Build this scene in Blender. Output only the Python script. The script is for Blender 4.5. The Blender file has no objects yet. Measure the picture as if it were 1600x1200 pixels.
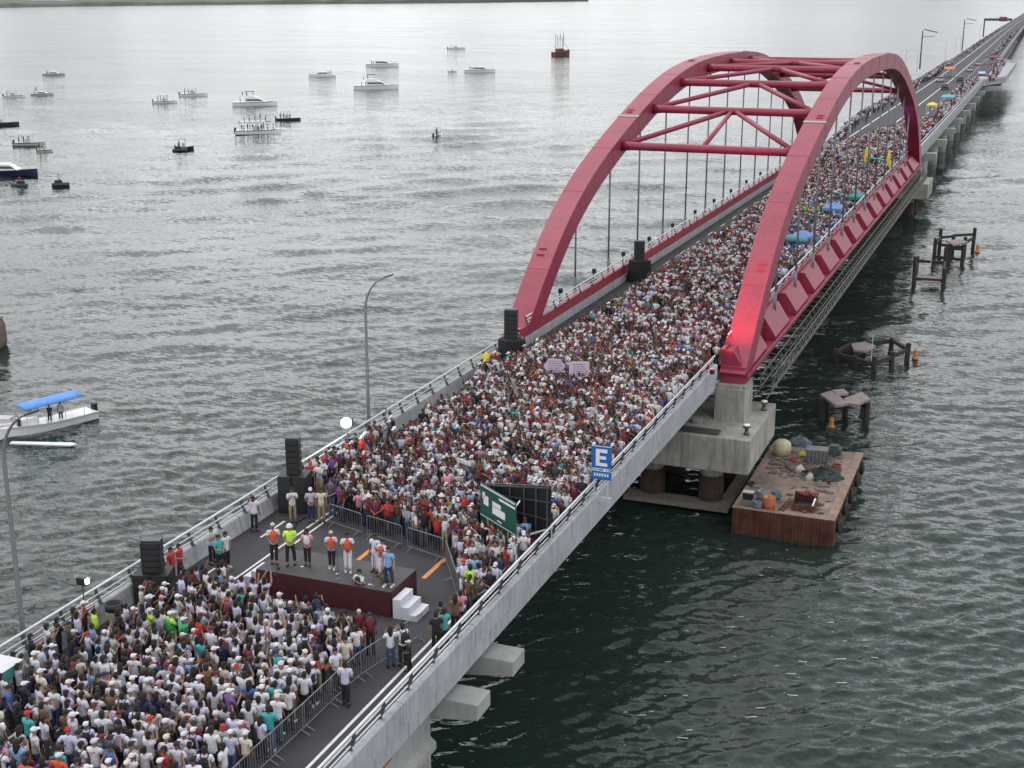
import bpy, bmesh, math, random
import numpy as np
from mathutils import Vector, Matrix
random.seed(7); RNG = np.random.default_rng(7)
R = math.radians
scene = bpy.context.scene
COL = scene.collection

# ------------------------------------------------------------------ camera
CX, CZ = 26.34, 24.35
PITCH, YAW, FPX = 0.2808, 0.3740, 2085.0
cam_d = bpy.data.cameras.new('camera'); cam = bpy.data.objects.new('camera', cam_d); COL.objects.link(cam)
cam.location = (CX, 0, CZ)
cam.rotation_euler = (math.pi/2-PITCH, 0, YAW)
cam_d.sensor_width = 36; cam_d.lens = 36*FPX/1600
cam_d.clip_start = 0.5; cam_d.clip_end = 60000
scene.camera = cam

# ------------------------------------------------------------------ world + sun
SUN_EL, SUN_AZ = R(60), R(-60)      # azimuth measured from +Y towards +X; the glow stands ahead and to the left
w = bpy.data.worlds.new('World'); scene.world = w; w.use_nodes = True
nt = w.node_tree; nt.nodes.clear()
N = nt.nodes.new; Lk = nt.links.new
out = N('ShaderNodeOutputWorld'); bg = N('ShaderNodeBackground'); bg.inputs[1].default_value = 0.15
sky = N('ShaderNodeTexSky'); sky.sky_type = 'NISHITA'; sky.sun_disc = False
sky.sun_elevation = SUN_EL; sky.sun_rotation = SUN_AZ
sky.air_density = 1.0; sky.dust_density = 2.0; sky.ozone_density = 1.0
hsv = N('ShaderNodeHueSaturation'); hsv.inputs['Saturation'].default_value = 0.18
tc = N('ShaderNodeTexCoord'); mp = N('ShaderNodeMapping'); mp.inputs['Scale'].default_value = (1, 1, 3.0)
ns = N('ShaderNodeTexNoise'); ns.inputs['Scale'].default_value = 3.0; ns.inputs['Detail'].default_value = 7; ns.inputs['Roughness'].default_value = 0.6
cr = N('ShaderNodeValToRGB'); cr.color_ramp.elements[0].position = 0.41; cr.color_ramp.elements[1].position = 0.61
cr.color_ramp.elements[0].color = (4.2, 4.35, 4.55, 1); cr.color_ramp.elements[1].color = (11.5, 11.6, 11.8, 1)
mix = N('ShaderNodeMix'); mix.data_type = 'RGBA'; mix.inputs[0].default_value = 0.80
Lk(sky.outputs[0], hsv.inputs['Color']); Lk(tc.outputs['Generated'], mp.inputs[0]); Lk(mp.outputs[0], ns.inputs['Vector'])
Lk(ns.outputs[0], cr.inputs[0]); Lk(hsv.outputs[0], mix.inputs[6]); Lk(cr.outputs[0], mix.inputs[7])
sx = N('ShaderNodeSeparateXYZ'); Lk(tc.outputs['Generated'], sx.inputs[0])
er = N('ShaderNodeValToRGB'); el_ = er.color_ramp.elements
el_[0].position = 0.0; el_[0].color = (.70, .70, .70, 1); el_[1].position = 1.0; el_[1].color = (.92, .92, .92, 1)
for ps_, vl_ in ((.07, 1.0), (.2, 1.36), (.45, 1.5)):
    e_ = el_.new(ps_); e_.color = (vl_, vl_, vl_, 1)
Lk(sx.outputs[2], er.inputs[0])
sc_ = N('ShaderNodeVectorMath'); sc_.operation = 'SCALE'; Lk(mix.outputs[2], sc_.inputs[0]); Lk(er.outputs[0], sc_.inputs['Scale'])
Lk(sc_.outputs[0], bg.inputs[0]); Lk(bg.outputs[0], out.inputs[0])
sd = bpy.data.lights.new('sun', 'SUN'); sun = bpy.data.objects.new('sun', sd); COL.objects.link(sun)
sd.energy = 0.8; sd.angle = R(30); sd.color = (1.0, 0.96, 0.9)
sv = Vector((math.sin(SUN_AZ)*math.cos(SUN_EL), math.cos(SUN_AZ)*math.cos(SUN_EL), math.sin(SUN_EL)))
sun.rotation_euler = sv.to_track_quat('Z', 'Y').to_euler(); sun.location = (0, 0, 80)
vs = scene.view_settings
vs.view_transform = 'Standard'; vs.look = 'None'; vs.gamma = 1; vs.use_curve_mapping = False; vs.exposure = 0.05

# ------------------------------------------------------------------ a pixel of the 1600x1200 photograph to a point on a plane
_cy, _sy = math.cos(YAW), math.sin(YAW)
_F0 = Vector((-_sy, _cy, 0)); _RT = Vector((_cy, _sy, 0))
_F = _F0*math.cos(PITCH)-Vector((0, 0, 1))*math.sin(PITCH)
_U = Vector((0, 0, 1))*math.cos(PITCH)+_F0*math.sin(PITCH)
CAM = Vector((CX, 0, CZ))
def at(px, py, z):
    v = _RT*(px-800)-_U*(py-600)+_F*FPX
    return CAM+v*((z-CZ)/v.z)
def pix(P):
    q = Vector(P)-CAM; d = q.dot(_F)
    return (800+FPX*q.dot(_RT)/d, 600-FPX*q.dot(_U)/d)
WATER = -9.0

# ------------------------------------------------------------------ materials
MATS = {}
def mat(name, col, rough=0.7, metal=0.0, var=0.15, scale=3.0, bump=0.0, bscale=30.0, emit=None, estr=0.0, streak=0.0, objcol=False, vcol=None, coat=0.0):
    if name in MATS: return MATS[name]
    m = bpy.data.materials.new(name); m.use_nodes = True; t = m.node_tree; n = t.nodes; l = t.links
    b = n['Principled BSDF']; b.inputs['Roughness'].default_value = rough; b.inputs['Metallic'].default_value = metal
    if coat: b.inputs['Coat Weight'].default_value = coat
    g = n.new('ShaderNodeNewGeometry')
    src = None
    if objcol:
        oi = n.new('ShaderNodeObjectInfo'); src = oi.outputs['Color']
    elif vcol:
        a = n.new('ShaderNodeAttribute'); a.attribute_name = vcol; src = a.outputs['Color']
    if var > 0 or src is None:
        nz = n.new('ShaderNodeTexNoise'); nz.inputs['Scale'].default_value = scale; nz.inputs['Detail'].default_value = 6; nz.inputs['Roughness'].default_value = 0.65
        l.new(g.outputs['Position'], nz.inputs['Vector'])
        mr = n.new('ShaderNodeMapRange'); mr.inputs[1].default_value = 0.25; mr.inputs[2].default_value = 0.75
        mr.inputs[3].default_value = 1-var; mr.inputs[4].default_value = 1+var
        l.new(nz.outputs[0], mr.inputs[0])
        fac = mr.outputs[0]
        if streak > 0:
            mpn = n.new('ShaderNodeMapping'); mpn.inputs['Scale'].default_value = (1.6, 1.6, 0.12)
            l.new(g.outputs['Position'], mpn.inputs[0])
            n2 = n.new('ShaderNodeTexNoise'); n2.inputs['Scale'].default_value = 2.4; n2.inputs['Detail'].default_value = 5
            l.new(mpn.outputs[0], n2.inputs['Vector'])
            m2 = n.new('ShaderNodeMapRange'); m2.inputs[1].default_value = 0.45; m2.inputs[2].default_value = 0.75; m2.inputs[3].default_value = 1; m2.inputs[4].default_value = 1-streak
            l.new(n2.outputs[0], m2.inputs[0])
            mm = n.new('ShaderNodeMath'); mm.operation = 'MULTIPLY'; l.new(fac, mm.inputs[0]); l.new(m2.outputs[0], mm.inputs[1]); fac = mm.outputs[0]
        vm = n.new('ShaderNodeVectorMath'); vm.operation = 'SCALE'; l.new(fac, vm.inputs['Scale'])
        if src is not None: l.new(src, vm.inputs[0])
        else: vm.inputs[0].default_value = col[:3]
        l.new(vm.outputs[0], b.inputs['Base Color'])
    else:
        l.new(src, b.inputs['Base Color'])
    if bump > 0:
        nb = n.new('ShaderNodeTexNoise'); nb.inputs['Scale'].default_value = bscale; nb.inputs['Detail'].default_value = 4
        l.new(g.outputs['Position'], nb.inputs['Vector'])
        bp = n.new('ShaderNodeBump'); bp.inputs['Strength'].default_value = bump; bp.inputs['Distance'].default_value = 0.05
        l.new(nb.outputs[0], bp.inputs['Height']); l.new(bp.outputs[0], b.inputs['Normal'])
    if emit is not None:
        b.inputs['Emission Color'].default_value = (*emit, 1); b.inputs['Emission Strength'].default_value = estr
    MATS[name] = m
    return m
M_ASPH = mat('asphalt', (0.040, 0.040, 0.046), 0.85, var=0.35, scale=0.6, bump=0.3, bscale=25)
M_CONC = mat('light concrete', (0.37, 0.38, 0.405), 0.85, var=0.2, scale=0.7, bump=0.35, bscale=8, streak=0.32)
M_CONCD = mat('weathered concrete', (0.33, 0.32, 0.285), 0.9, var=0.3, scale=0.7, bump=0.4, bscale=6, streak=0.45)
M_CAP = mat('cap concrete', (0.33, 0.335, 0.33), 0.85, var=0.14, scale=0.7, bump=0.2, bscale=6, streak=0.2)
M_RED = mat('red bridge paint', (0.275, 0.027, 0.062), 0.45, var=0.16, scale=0.45, bump=0.12, bscale=3, streak=0.28)
M_REDD = mat('red bridge paint dull', (0.30, 0.035, 0.055), 0.5, var=0.15, scale=0.6)
M_GALV = mat('galvanised steel', (0.60, 0.61, 0.64), 0.45, 0.3, var=0.15, scale=2)
M_STEELD = mat('dark steel', (0.09, 0.10, 0.11), 0.5, 0.5, var=0.2)
M_CABLE = mat('grey hanger steel', (0.17, 0.17, 0.18), 0.5, 0.3, var=0.15)
M_WHITE = mat('white road paint', (0.62, 0.62, 0.60), 0.7, var=0.2, scale=6)
M_YEL = mat('orange road paint', (0.60, 0.24, 0.06), 0.7, var=0.2, scale=6)
M_BLACK = mat('black cabinet', (0.012, 0.012, 0.014), 0.55, var=0.3, scale=8)
M_GRILL = mat('speaker grille', (0.02, 0.02, 0.022), 0.7, var=0.5, scale=40)
M_BCLOTH = mat('black cloth', (0.012, 0.016, 0.018), 0.95, var=0.4, scale=5)
M_MAROON = mat('maroon skirt cloth', (0.060, 0.010, 0.016), 0.9, var=0.3, scale=4)
M_STAGE = mat('stage floor', (0.050, 0.049, 0.052), 0.7, var=0.2, scale=1.5)
M_STEPS = mat('white step paint', (0.58, 0.58, 0.64), 0.6, var=0.06)
M_RUST = mat('rusty hull steel', (0.095, 0.032, 0.022), 0.85, var=0.65, scale=1.4, bump=0.5, bscale=5, streak=0.55)
M_RDECK = mat('rusty deck plate', (0.19, 0.135, 0.115), 0.85, var=0.6, scale=0.6, bump=0.3, bscale=6)
M_RTOP = mat('worn coaming', (0.22, 0.155, 0.115), 0.85, var=0.4, scale=1.5)
M_WOOD = mat('wet dark timber', (0.035, 0.030, 0.026), 0.8, var=0.5, scale=3, bump=0.5, bscale=9)
M_ORANGE = mat('orange buoy', (0.42, 0.17, 0.04), 0.6, var=0.2)
M_BOATW = mat('white gelcoat', (0.74, 0.74, 0.75), 0.3, var=0.06, coat=0.3)
M_BOATG = mat('grey gelcoat', (0.42, 0.41, 0.40), 0.4, var=0.1)
M_GLASS = mat('dark window glass', (0.015, 0.018, 0.022), 0.08, var=0.0)
M_NAVY = mat('navy hull paint', (0.012, 0.016, 0.055), 0.3, var=0.1)
M_BOATD = mat('dark hull paint', (0.03, 0.032, 0.035), 0.4, var=0.2)
M_BLUEC = mat('blue canopy cloth', (0.10, 0.28, 0.66), 0.8, var=0.2, scale=2)
M_TREE = mat('hazed mangrove shore', (0.075, 0.090, 0.070), 0.95, var=0.3, scale=0.02)  # grey-green foliage with distance haze put into the colour
M_SIGNB = mat('blue sign face', (0.02, 0.12, 0.42), 0.5, var=0.05)
M_SIGNW = mat('white sign print', (0.75, 0.77, 0.80), 0.5, var=0.03)
M_SIGNG = mat('green sign face', (0.014, 0.080, 0.060), 0.5, var=0.1)
M_BEIGE = mat('beige drum', (0.42, 0.38, 0.28), 0.7, var=0.1)
M_TEAL = mat('teal canopy', (0.04, 0.22, 0.20), 0.7, var=0.15)
M_TEALL = mat('teal tarp', (0.10, 0.30, 0.36), 0.7, var=0.15)
M_BTARP = mat('blue tarp', (0.13, 0.25, 0.50), 0.75, var=0.2)
M_YELC = mat('yellow cloth', (0.62, 0.52, 0.05), 0.8, var=0.15)
M_WCLOTH = mat('white cloth', (0.68, 0.68, 0.70), 0.85, var=0.08)
M_RUBBER = mat('black rubber', (0.02, 0.02, 0.02), 0.8, var=0.2)
M_PINKW = mat('pinkish card', (0.55, 0.46, 0.55), 0.8, var=0.05)
M_SKIN = mat('skin', (1, 1, 1), 0.6, var=0.08, objcol=True)
M_CLOTH = mat('clothes', (1, 1, 1), 0.85, var=0.22, scale=7, bump=0.9, bscale=9, objcol=True)
M_CROWD = mat('crowd clothes', (1, 1, 1), 0.85, var=0.0, vcol='tint')

# ------------------------------------------------------------------ mesh builder
class MB:
    def __init__(s): s.v = []; s.f = []; s.m = []
    def add(s, vs, fs, mi=0):
        o = len(s.v); s.v.extend([tuple(p) for p in vs]); s.f.extend([tuple(i+o for i in f) for f in fs]); s.m.extend([mi]*len(fs)); return s
    def box(s, x0, x1, y0, y1, z0, z1, mi=0):
        return s.add([(x0,y0,z0),(x1,y0,z0),(x1,y1,z0),(x0,y1,z0),(x0,y0,z1),(x1,y0,z1),(x1,y1,z1),(x0,y1,z1)],
                     [(0,3,2,1),(4,5,6,7),(0,1,5,4),(1,2,6,5),(2,3,7,6),(3,0,4,7)], mi)
    def cbox(s, c, sz, mi=0): return s.box(c[0]-sz[0]/2,c[0]+sz[0]/2,c[1]-sz[1]/2,c[1]+sz[1]/2,c[2]-sz[2]/2,c[2]+sz[2]/2, mi)
    def frame(s, a, b):
        a = Vector(a); b = Vector(b); d = (b-a).normalized()
        u = Vector((0,0,1)) if abs(d.z) < 0.95 else Vector((1,0,0))
        x = d.cross(u).normalized(); y = x.cross(d).normalized(); return a, b, x, y
    def beam(s, a, b, wx, wy, mi=0):
        a, b, x, y = s.frame(a, b); vs = []
        for p in (a, b):
            for i, j in ((-1,-1),(1,-1),(1,1),(-1,1)): vs.append(p+x*wx/2*i+y*wy/2*j)
        return s.add(vs, [(3,2,1,0),(4,5,6,7),(0,1,5,4),(1,2,6,5),(2,3,7,6),(3,0,4,7)], mi)
    def tube(s, pts, r, n=6, mi=0, cap=True):
        pts = [Vector(p) for p in pts]; rs = r if isinstance(r, (list, tuple)) else [r]*len(pts)
        vs = []; prevx = None
        for i, p in enumerate(pts):
            d = (pts[min(i+1,len(pts)-1)]-pts[max(i-1,0)]).normalized()
            if prevx is None:
                u = Vector((0,0,1)) if abs(d.z) < 0.9 else Vector((1,0,0)); x = d.cross(u).normalized()
            else: x = (prevx-d*prevx.dot(d)).normalized()
            prevx = x; y = d.cross(x)
            for k in range(n):
                t = 2*math.pi*k/n; vs.append(p+x*math.cos(t)*rs[i]+y*math.sin(t)*rs[i])
        fs = []
        for i in range(len(pts)-1):
            for k in range(n): fs.append((i*n+k, i*n+(k+1)%n, (i+1)*n+(k+1)%n, (i+1)*n+k))
        if cap: fs.append(tuple(range(n-1,-1,-1))); fs.append(tuple((len(pts)-1)*n+k for k in range(n)))
        return s.add(vs, fs, mi)
    def lathe(s, prof, c=(0,0,0), n=16, mi=0):
        vs = []; fs = []
        for (r, z) in prof:
            for k in range(n):
                t = 2*math.pi*k/n; vs.append((c[0]+r*math.cos(t), c[1]+r*math.sin(t), c[2]+z))
        for i in range(len(prof)-1):
            for k in range(n): fs.append((i*n+k, i*n+(k+1)%n, (i+1)*n+(k+1)%n, (i+1)*n+k))
        fs.append(tuple(range(n-1,-1,-1))); fs.append(tuple((len(prof)-1)*n+k for k in range(n)))
        return s.add(vs, fs, mi)
    def prism(s, poly, z0, z1, mi=0):
        n = len(poly); vs = [(x,y,z0) for x,y in poly]+[(x,y,z1) for x,y in poly]
        return s.add(vs, [tuple(range(n-1,-1,-1)), tuple(range(n,2*n))]+[(i,(i+1)%n,n+(i+1)%n,n+i) for i in range(n)], mi)
    def sweep(s, secs, mi=0, closed=True):
        n = len(secs[0]); vs = [p for sec in secs for p in sec]; fs = []
        for i in range(len(secs)-1):
            for k in range(n if closed else n-1): fs.append((i*n+k, i*n+(k+1)%n, (i+1)*n+(k+1)%n, (i+1)*n+k))
        if closed: fs.append(tuple(range(n-1,-1,-1))); fs.append(tuple((len(secs)-1)*n+k for k in range(n)))
        return s.add(vs, fs, mi)
    def mesh(s, name, mats, smooth=False):
        me = bpy.data.meshes.new(name); me.from_pydata(s.v, [], s.f)
        for m in (mats if isinstance(mats, (list, tuple)) else [mats]): me.materials.append(m)
        me.polygons.foreach_set('material_index', s.m)
        bm = bmesh.new(); bm.from_mesh(me); bmesh.ops.recalc_face_normals(bm, faces=bm.faces); bm.to_mesh(me); bm.free()
        if smooth: me.polygons.foreach_set('use_smooth', [True]*len(me.polygons))
        me.update(); return me
def link(name, me, parent=None, loc=None, rz=None):
    o = bpy.data.objects.new(name, me); COL.objects.link(o)
    if parent: o.parent = parent
    if loc is not None: o.location = loc
    if rz is not None: o.rotation_euler = (0, 0, rz)
    return o
def part(name, mb, mats, parent=None, smooth=False, bevel=0.0, kind=None, label=None):
    o = link(name, mb.mesh(name, mats, smooth), parent)
    if bevel:
        md = o.modifiers.new('bevel', 'BEVEL'); md.width = bevel; md.segments = 2; md.limit_method = 'ANGLE'
    if kind: o['kind'] = kind
    if label: o['label'] = label
    return o
def thing(name, label, cat, loc=(0,0,0), rz=0, group=None):
    o = link(name, None, None, loc, rz); o.empty_display_size = 0.3
    o['label'] = label; o['category'] = cat
    if group: o['group'] = group
    return o
def tag(o, label, cat, group=None):
    o['label'] = label; o['category'] = cat
    if group: o['group'] = group
    return o
def struct(o): o['kind'] = 'structure'; return o
def copy_tree(o, parent=None):
    c = o.copy(); COL.objects.link(c); c.parent = parent
    for ch in list(o.children): copy_tree(ch, c)
    return c

# ------------------------------------------------------------------ water
WAVE, WS_A, WS_B = .25, .85, .45
m = bpy.data.materials.new('sea water'); m.use_nodes = True; t = m.node_tree; n = t.nodes; l = t.links
b = n['Principled BSDF']; b.inputs['Base Color'].default_value = (0.017, 0.029, 0.025, 1)
b.inputs['Roughness'].default_value = 0.06; b.inputs['IOR'].default_value = 1.333; b.inputs['Specular IOR Level'].default_value = 0.5
g = n.new('ShaderNodeNewGeometry')
def vec(op, a, b_=None, k=None):
    q = n.new('ShaderNodeVectorMath'); q.operation = op
    if hasattr(a, 'node'): l.new(a, q.inputs[0])
    else: q.inputs[0].default_value = a
    if b_ is not None:
        if hasattr(b_, 'node'): l.new(b_, q.inputs[1])
        else: q.inputs[1].default_value = b_
    if k is not None:
        if hasattr(k, 'node'): l.new(k, q.inputs['Scale'])
        else: q.inputs['Scale'].default_value = k
    return q.outputs[0]
def slope(scale, sx, rot, detail, dist, amp, across=.55):
    """ripples as a field of surface slopes, so distant water keeps its sparkle"""
    mp = n.new('ShaderNodeMapping'); mp.inputs['Rotation'].default_value = (0, 0, rot); mp.inputs['Scale'].default_value = (sx, 1, 1)
    l.new(g.outputs['Position'], mp.inputs[0])
    z = n.new('ShaderNodeTexNoise'); z.inputs['Scale'].default_value = scale; z.inputs['Detail'].default_value = detail
    z.inputs['Roughness'].default_value = 0.55; z.inputs['Distortion'].default_value = dist
    l.new(mp.outputs[0], z.inputs['Vector'])
    c = vec('SUBTRACT', z.outputs['Color'], (.5, .5, .5))
    sep = n.new('ShaderNodeSeparateXYZ'); l.new(c, sep.inputs[0])
    a = vec('SCALE', (math.sin(rot), math.cos(rot), 0), k=sep.outputs[0])
    b2 = vec('SCALE', (math.cos(rot)*across, -math.sin(rot)*across, 0), k=sep.outputs[1])
    return vec('SCALE', vec('ADD', a, b2), k=amp)
tot = slope(3.0, .36, -YAW+.05, 4, .1, WS_A)
for args in ((1.1, .34, -YAW-.16, 3, 0, .34), (.38, .28, -YAW+.1, 3, 0, .20), (9.0, .6, -YAW-.1, 2, .2, WS_B), (.05, .35, -YAW-.25, 3, .3, .12)):
    tot = vec('ADD', tot, slope(*args))
mpp = n.new('ShaderNodeMapping'); mpp.inputs['Scale'].default_value = (.5, 1, 1); l.new(g.outputs['Position'], mpp.inputs[0])
pn = n.new('ShaderNodeTexNoise'); pn.inputs['Scale'].default_value = .02; pn.inputs['Detail'].default_value = 5; l.new(mpp.outputs[0], pn.inputs['Vector'])
pm = n.new('ShaderNodeMapRange'); pm.inputs[1].default_value = .35; pm.inputs[2].default_value = .65; pm.inputs[3].default_value = .6; pm.inputs[4].default_value = 1.2
l.new(pn.outputs[0], pm.inputs[0])
tot = vec('SCALE', tot, k=pm.outputs[0])
nrm = vec('NORMALIZE', vec('ADD', tot, g.outputs['Normal']))
l.new(nrm, b.inputs['Normal'])
# real waves: a graded grid, fine where the water is near and coarse towards the horizon
wrg = np.random.default_rng(11)
head = math.pi/2+YAW
az_in = np.linspace(-R(24), R(24), 860); az_out = np.linspace(R(24.4), R(50), 40)
azs = np.concatenate([-az_out[::-1], az_in, az_out])
H0 = CZ-WATER
rr = H0/np.linspace(math.tan(R(42)), math.tan(R(.35)), 760); rr = np.concatenate([rr, H0/np.tan(np.radians([.25, .17, .11, .07]))])
AA, RR = np.meshgrid(azs, rr)
PX = CX+RR*np.cos(head+AA); PY = RR*np.sin(head+AA); PZ = np.zeros_like(PX)
drow = np.gradient(rr)[:, None]*np.ones_like(AA); dlat = RR*(az_in[1]-az_in[0])
DX = np.zeros_like(PX); DY = np.zeros_like(PX)
hx_, hy_ = math.cos(head), math.sin(head)
NW = 96
for k in range(NW):
    lam = .62*(20/.62)**((k+.5)/NW)*(1+.1*wrg.normal())
    th = head+math.pi+.20+wrg.normal()*.42
    kk = 2*math.pi/lam; kx, ky = kk*math.cos(th), kk*math.sin(th)
    amp = WAVE*lam/(2*math.pi)*math.sqrt(2.0/NW)*(.8+.4*wrg.random())
    lr = 2*math.pi/max(1e-6, abs(kx*hx_+ky*hy_)); lt = 2*math.pi/max(1e-6, abs(-kx*hy_+ky*hx_))
    fr = np.clip((lr/drow-2.6)/2.5, 0, 1)*np.clip((lt/dlat-2.6)/2.5, 0, 1)
    if lam > 2.6: fr = fr*(np.clip((RR-110)/260, 0, 1)*(.95 if lam > 9 else .9)+.16 if lam > 4.5 else np.clip((RR-110)/200, 0, 1)*.6+.45)
    if lam < 1.7: fr = fr*1.3
    ph = kx*PX+ky*PY+wrg.random()*6.283
    PZ += amp*fr*np.sin(ph); c_ = np.cos(ph)*amp*fr*.8
    DX += c_*kx/kk; DY += c_*ky/kk
PX += DX; PY += DY
fade = np.clip((R(47)-np.abs(AA))/R(8), 0, 1); PZ = PZ*fade+WATER
nr_, nc_ = PX.shape
vv = np.stack([PX, PY, PZ], -1).reshape(-1, 3).astype(np.float32)
ii = np.arange(nr_*nc_).reshape(nr_, nc_)
qd = np.stack([ii[:-1, :-1], ii[1:, :-1], ii[1:, 1:], ii[:-1, 1:]], -1).reshape(-1, 4).astype(np.int32)
wm = bpy.data.meshes.new('water'); wm.vertices.add(len(vv)); wm.vertices.foreach_set('co', vv.ravel())
wm.loops.add(qd.size); wm.loops.foreach_set('vertex_index', qd.ravel()); wm.polygons.add(len(qd)); wm.polygons.foreach_set('loop_start', np.arange(0, qd.size, 4, dtype=np.int32))
wm.update(calc_edges=True); wm.polygons.foreach_set('use_smooth', [True]*len(qd)); wm.materials.append(m)
if wm.polygons[0].normal.z < 0: wm.flip_normals()
struct(link('water', wm))
wb = MB(); wb.add([(-40000,-3000,WATER-1.3),(40000,-3000,WATER-1.3),(40000,42000,WATER-1.3),(-40000,42000,WATER-1.3)], [(0,1,2,3)])
struct(part('water', wb, m))

# far shore: a low strip of mangrove land along the horizon
pts = [at(-260, 15, WATER), at(0, 12, WATER), at(180, 9.5, WATER), at(420, 7, WATER), at(700, 5, WATER), at(930, 2, WATER)]
sb = MB(); secs = []
for i in range(len(pts)-1):
    for k in range(12):
        p = pts[i].lerp(pts[i+1], k/12); d = (p-CAM).normalized(); d.z = 0
        jit = 1+RNG.normal()*0.006
        p = CAM+(p-CAM)*jit; p.z = WATER
        h = (10+RNG.random()*7)*(p-CAM).length/4500
        secs.append([p, p+d*60+Vector((0,0,h*0.8)), p+d*500+Vector((0,0,h)), p+d*6000+Vector((0,0,h*1.5)), p+d*6000+Vector((0,0,-1))])
sb.sweep(secs)
struct(part('shore', sb, M_TREE))

# ------------------------------------------------------------------ road deck
def far_shift(y):
    t = [(0,0),(450,0),(660,-1.5),(940,-4),(1400,-7.5),(2200,-12),(3600,-22)]
    for (a,b1),(c,d1) in zip(t, t[1:]):
        if y <= c: return b1+(d1-b1)*(y-a)/(c-a)
    return t[-1][1]
YN, YA0, YA1 = 18.0, 88.0, 219.0
rb = MB(); rb.box(-7.15, 7.15, YN, YA1, -0.35, 0.0)
struct(part('road', rb, M_ASPH))
FY = [219,300,380,450,520,600,700,850,1000,1300,1700,2200,3000,3600]
def fl(y): return -8.0-3.0*min(1, max(0, (y-225)/60))
rb = MB(); rb.sweep([[(fl(y)+.4+far_shift(y),y,-.35),(7.4+far_shift(y),y,-.35),(7.4+far_shift(y),y,0),(fl(y)+.4+far_shift(y),y,0)] for y in FY])
struct(part('road', rb, M_ASPH)).name = 'road.001'
def strip(mb, x, y0, y1, w, z=0.006): mb.box(x-w/2, x+w/2, y0, y1, 0.001, z)
mk = MB()
for x in (-4.55, -4.15): strip(mk, x, YN, 219, 0.11)
for y in np.arange(20, 219, 6.0): strip(mk, -6.0, y, y+2.2, 0.12)
for x, y0, y1 in ((5.9, YN, 219),): strip(mk, x, y0, y1, 0.12)
struct(part('road_markings', mk, M_WHITE))
mk = MB()
for y0, y1 in ((36, 43), (48.6, 51), (53, 60)): strip(mk, 3.1, y0, y1, 0.22)
strip(mk, -0.5, 48.9, 50.6, 0.22)
struct(part('road_markings', mk, M_YEL)).name = 'road_markings.001'
mk = MB()
for x0, dash in ((-6.6, 0), (-1.9, 0), (2.2, 1)):
    for a, c in zip(FY, FY[1:]):
        if dash:
            for y in np.arange(a, min(c, 900), 12): mk.box(x0-.1+far_shift(y), x0+.1+far_shift(y), y, y+5, 0.001, 0.012)
        else:
            A, B = x0+far_shift(a), x0+far_shift(c)
            mk.add([(A-.13,a,.012),(A+.13,a,.012),(B+.13,c,.012),(B-.13,c,.012)], [(0,1,2,3)])
struct(part('road_markings', mk, M_WHITE)).name = 'road_markings.002'

# ------------------------------------------------------------------ near approach viaduct
ap = thing('approach_viaduct', 'grey concrete approach bridge deck with railings in the foreground', 'bridge')
def wall_panels(sign, y0, y1, parent, step=6.45):
    prof = [(7.12, -.36), (7.12, .02), (7.22, .30), (7.30, .74), (7.56, .76), (7.60, .70), (7.60, -.18), (7.12, -.18)]
    prof = [(7.12, .0), (7.20, .28), (7.28, .74), (7.34, .78), (7.54, .78), (7.60, .72), (7.60, -.18), (7.12, -.18)]
    y = y0
    while y < y1-0.1:
        e = min(y+step, y1); p = MB()
        p.sweep([[(sign*x, yy, z) for x, z in prof] for yy in (y+.025, e-.025)])
        part('parapet_panel', p, M_CONC, parent, bevel=0.012); y = e
    y = y0+1.7
    while y < y1-0.1:
        e = min(y+step*2, y1); p = MB()
        p.sweep([[(sign*x, yy, z) for x, z in [(7.16, -.26), (7.50, -.26), (7.53, -.30), (7.53, -.90), (7.46, -.97), (7.16, -.97)]] for yy in (y+.03, e-.03)])
        part('fascia_panel', p, M_CONC, parent, bevel=0.01); y = e
wall_panels(1, YN, 85.6, ap); wall_panels(-1, YN, 88.0, ap)
p = MB(); p.box(-7.15, 7.15, YN, 86.5, -0.9, -0.36); part('deck_slab', p, M_CONCD, ap)
for x in (-5.6, -2.8, 0, 2.8, 5.6):
    p = MB(); p.box(x-.45, x+.45, 42.2, 86, -2.4, -.9); part('girder', p, M_CONCD, ap)
for x in (-6.5, -3.2, 0, 3.2, 6.55):
    p = MB(); p.sweep([[(x-.45,y,-.96),(x+.45,y,-.96),(x+.45,y,-1.25),(x+.2,y,-1.5),(x+.2,y,-2.9),(x+.45,y,-3.1),(x+.45,y,-3.4),(x-.45,y,-3.4)] for y in (10, 41.3)]); part('girder', p, M_CAP, ap)
# railings
def railing(sign, y0, y1, parent, x=7.46, zb=.76, zt=1.45, step=2.15, phase=0.0, name='railing'):
    r = link(name, None, parent); 
    t = MB(); t.tube([(sign*x, y0, zt), (sign*x, y1, zt)], 0.055, 8); part('top_rail', t, M_GALV, r, True)
    for z, rr in ((zb+.20, .03), (zb+.43, .03)):
        t = MB(); t.tube([(sign*(x-.08), y0, z), (sign*(x-.08), y1, z)], rr, 6); part('rail', t, M_GALV, r, True)
    pm_ = MB(); h = zt-zb
    pm_.sweep([[(sx, sy-.0, z) for sx, sy in ((-w_, -.04), (w_, -.04), (w_, .04), (-w_, .04))] for z, w_ in ((0, .13), (.04, .13), (.05, .075), (h*.55, .06), (h*.85, .05), (h, .045))])
    # bend the post outwards with height
    pm_.v = [(vx+(-.12+.22*math.sin(min(1, vz/h)*math.pi*.6))*1-.06, vy, vz) for vx, vy, vz in pm_.v]
    if sign < 0: pm_.v = [(-a, b_, c) for a, b_, c in pm_.v]
    me = pm_.mesh('rail_post', M_STEELD)
    y = y0+phase
    while y < y1:
        link('rail_post', me, r, (sign*x, y, zb+.012)); y += step
    return r
railing(1, YN, 85.2, ap, phase=.9, name='right_railing'.replace('right_', ''))
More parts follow.
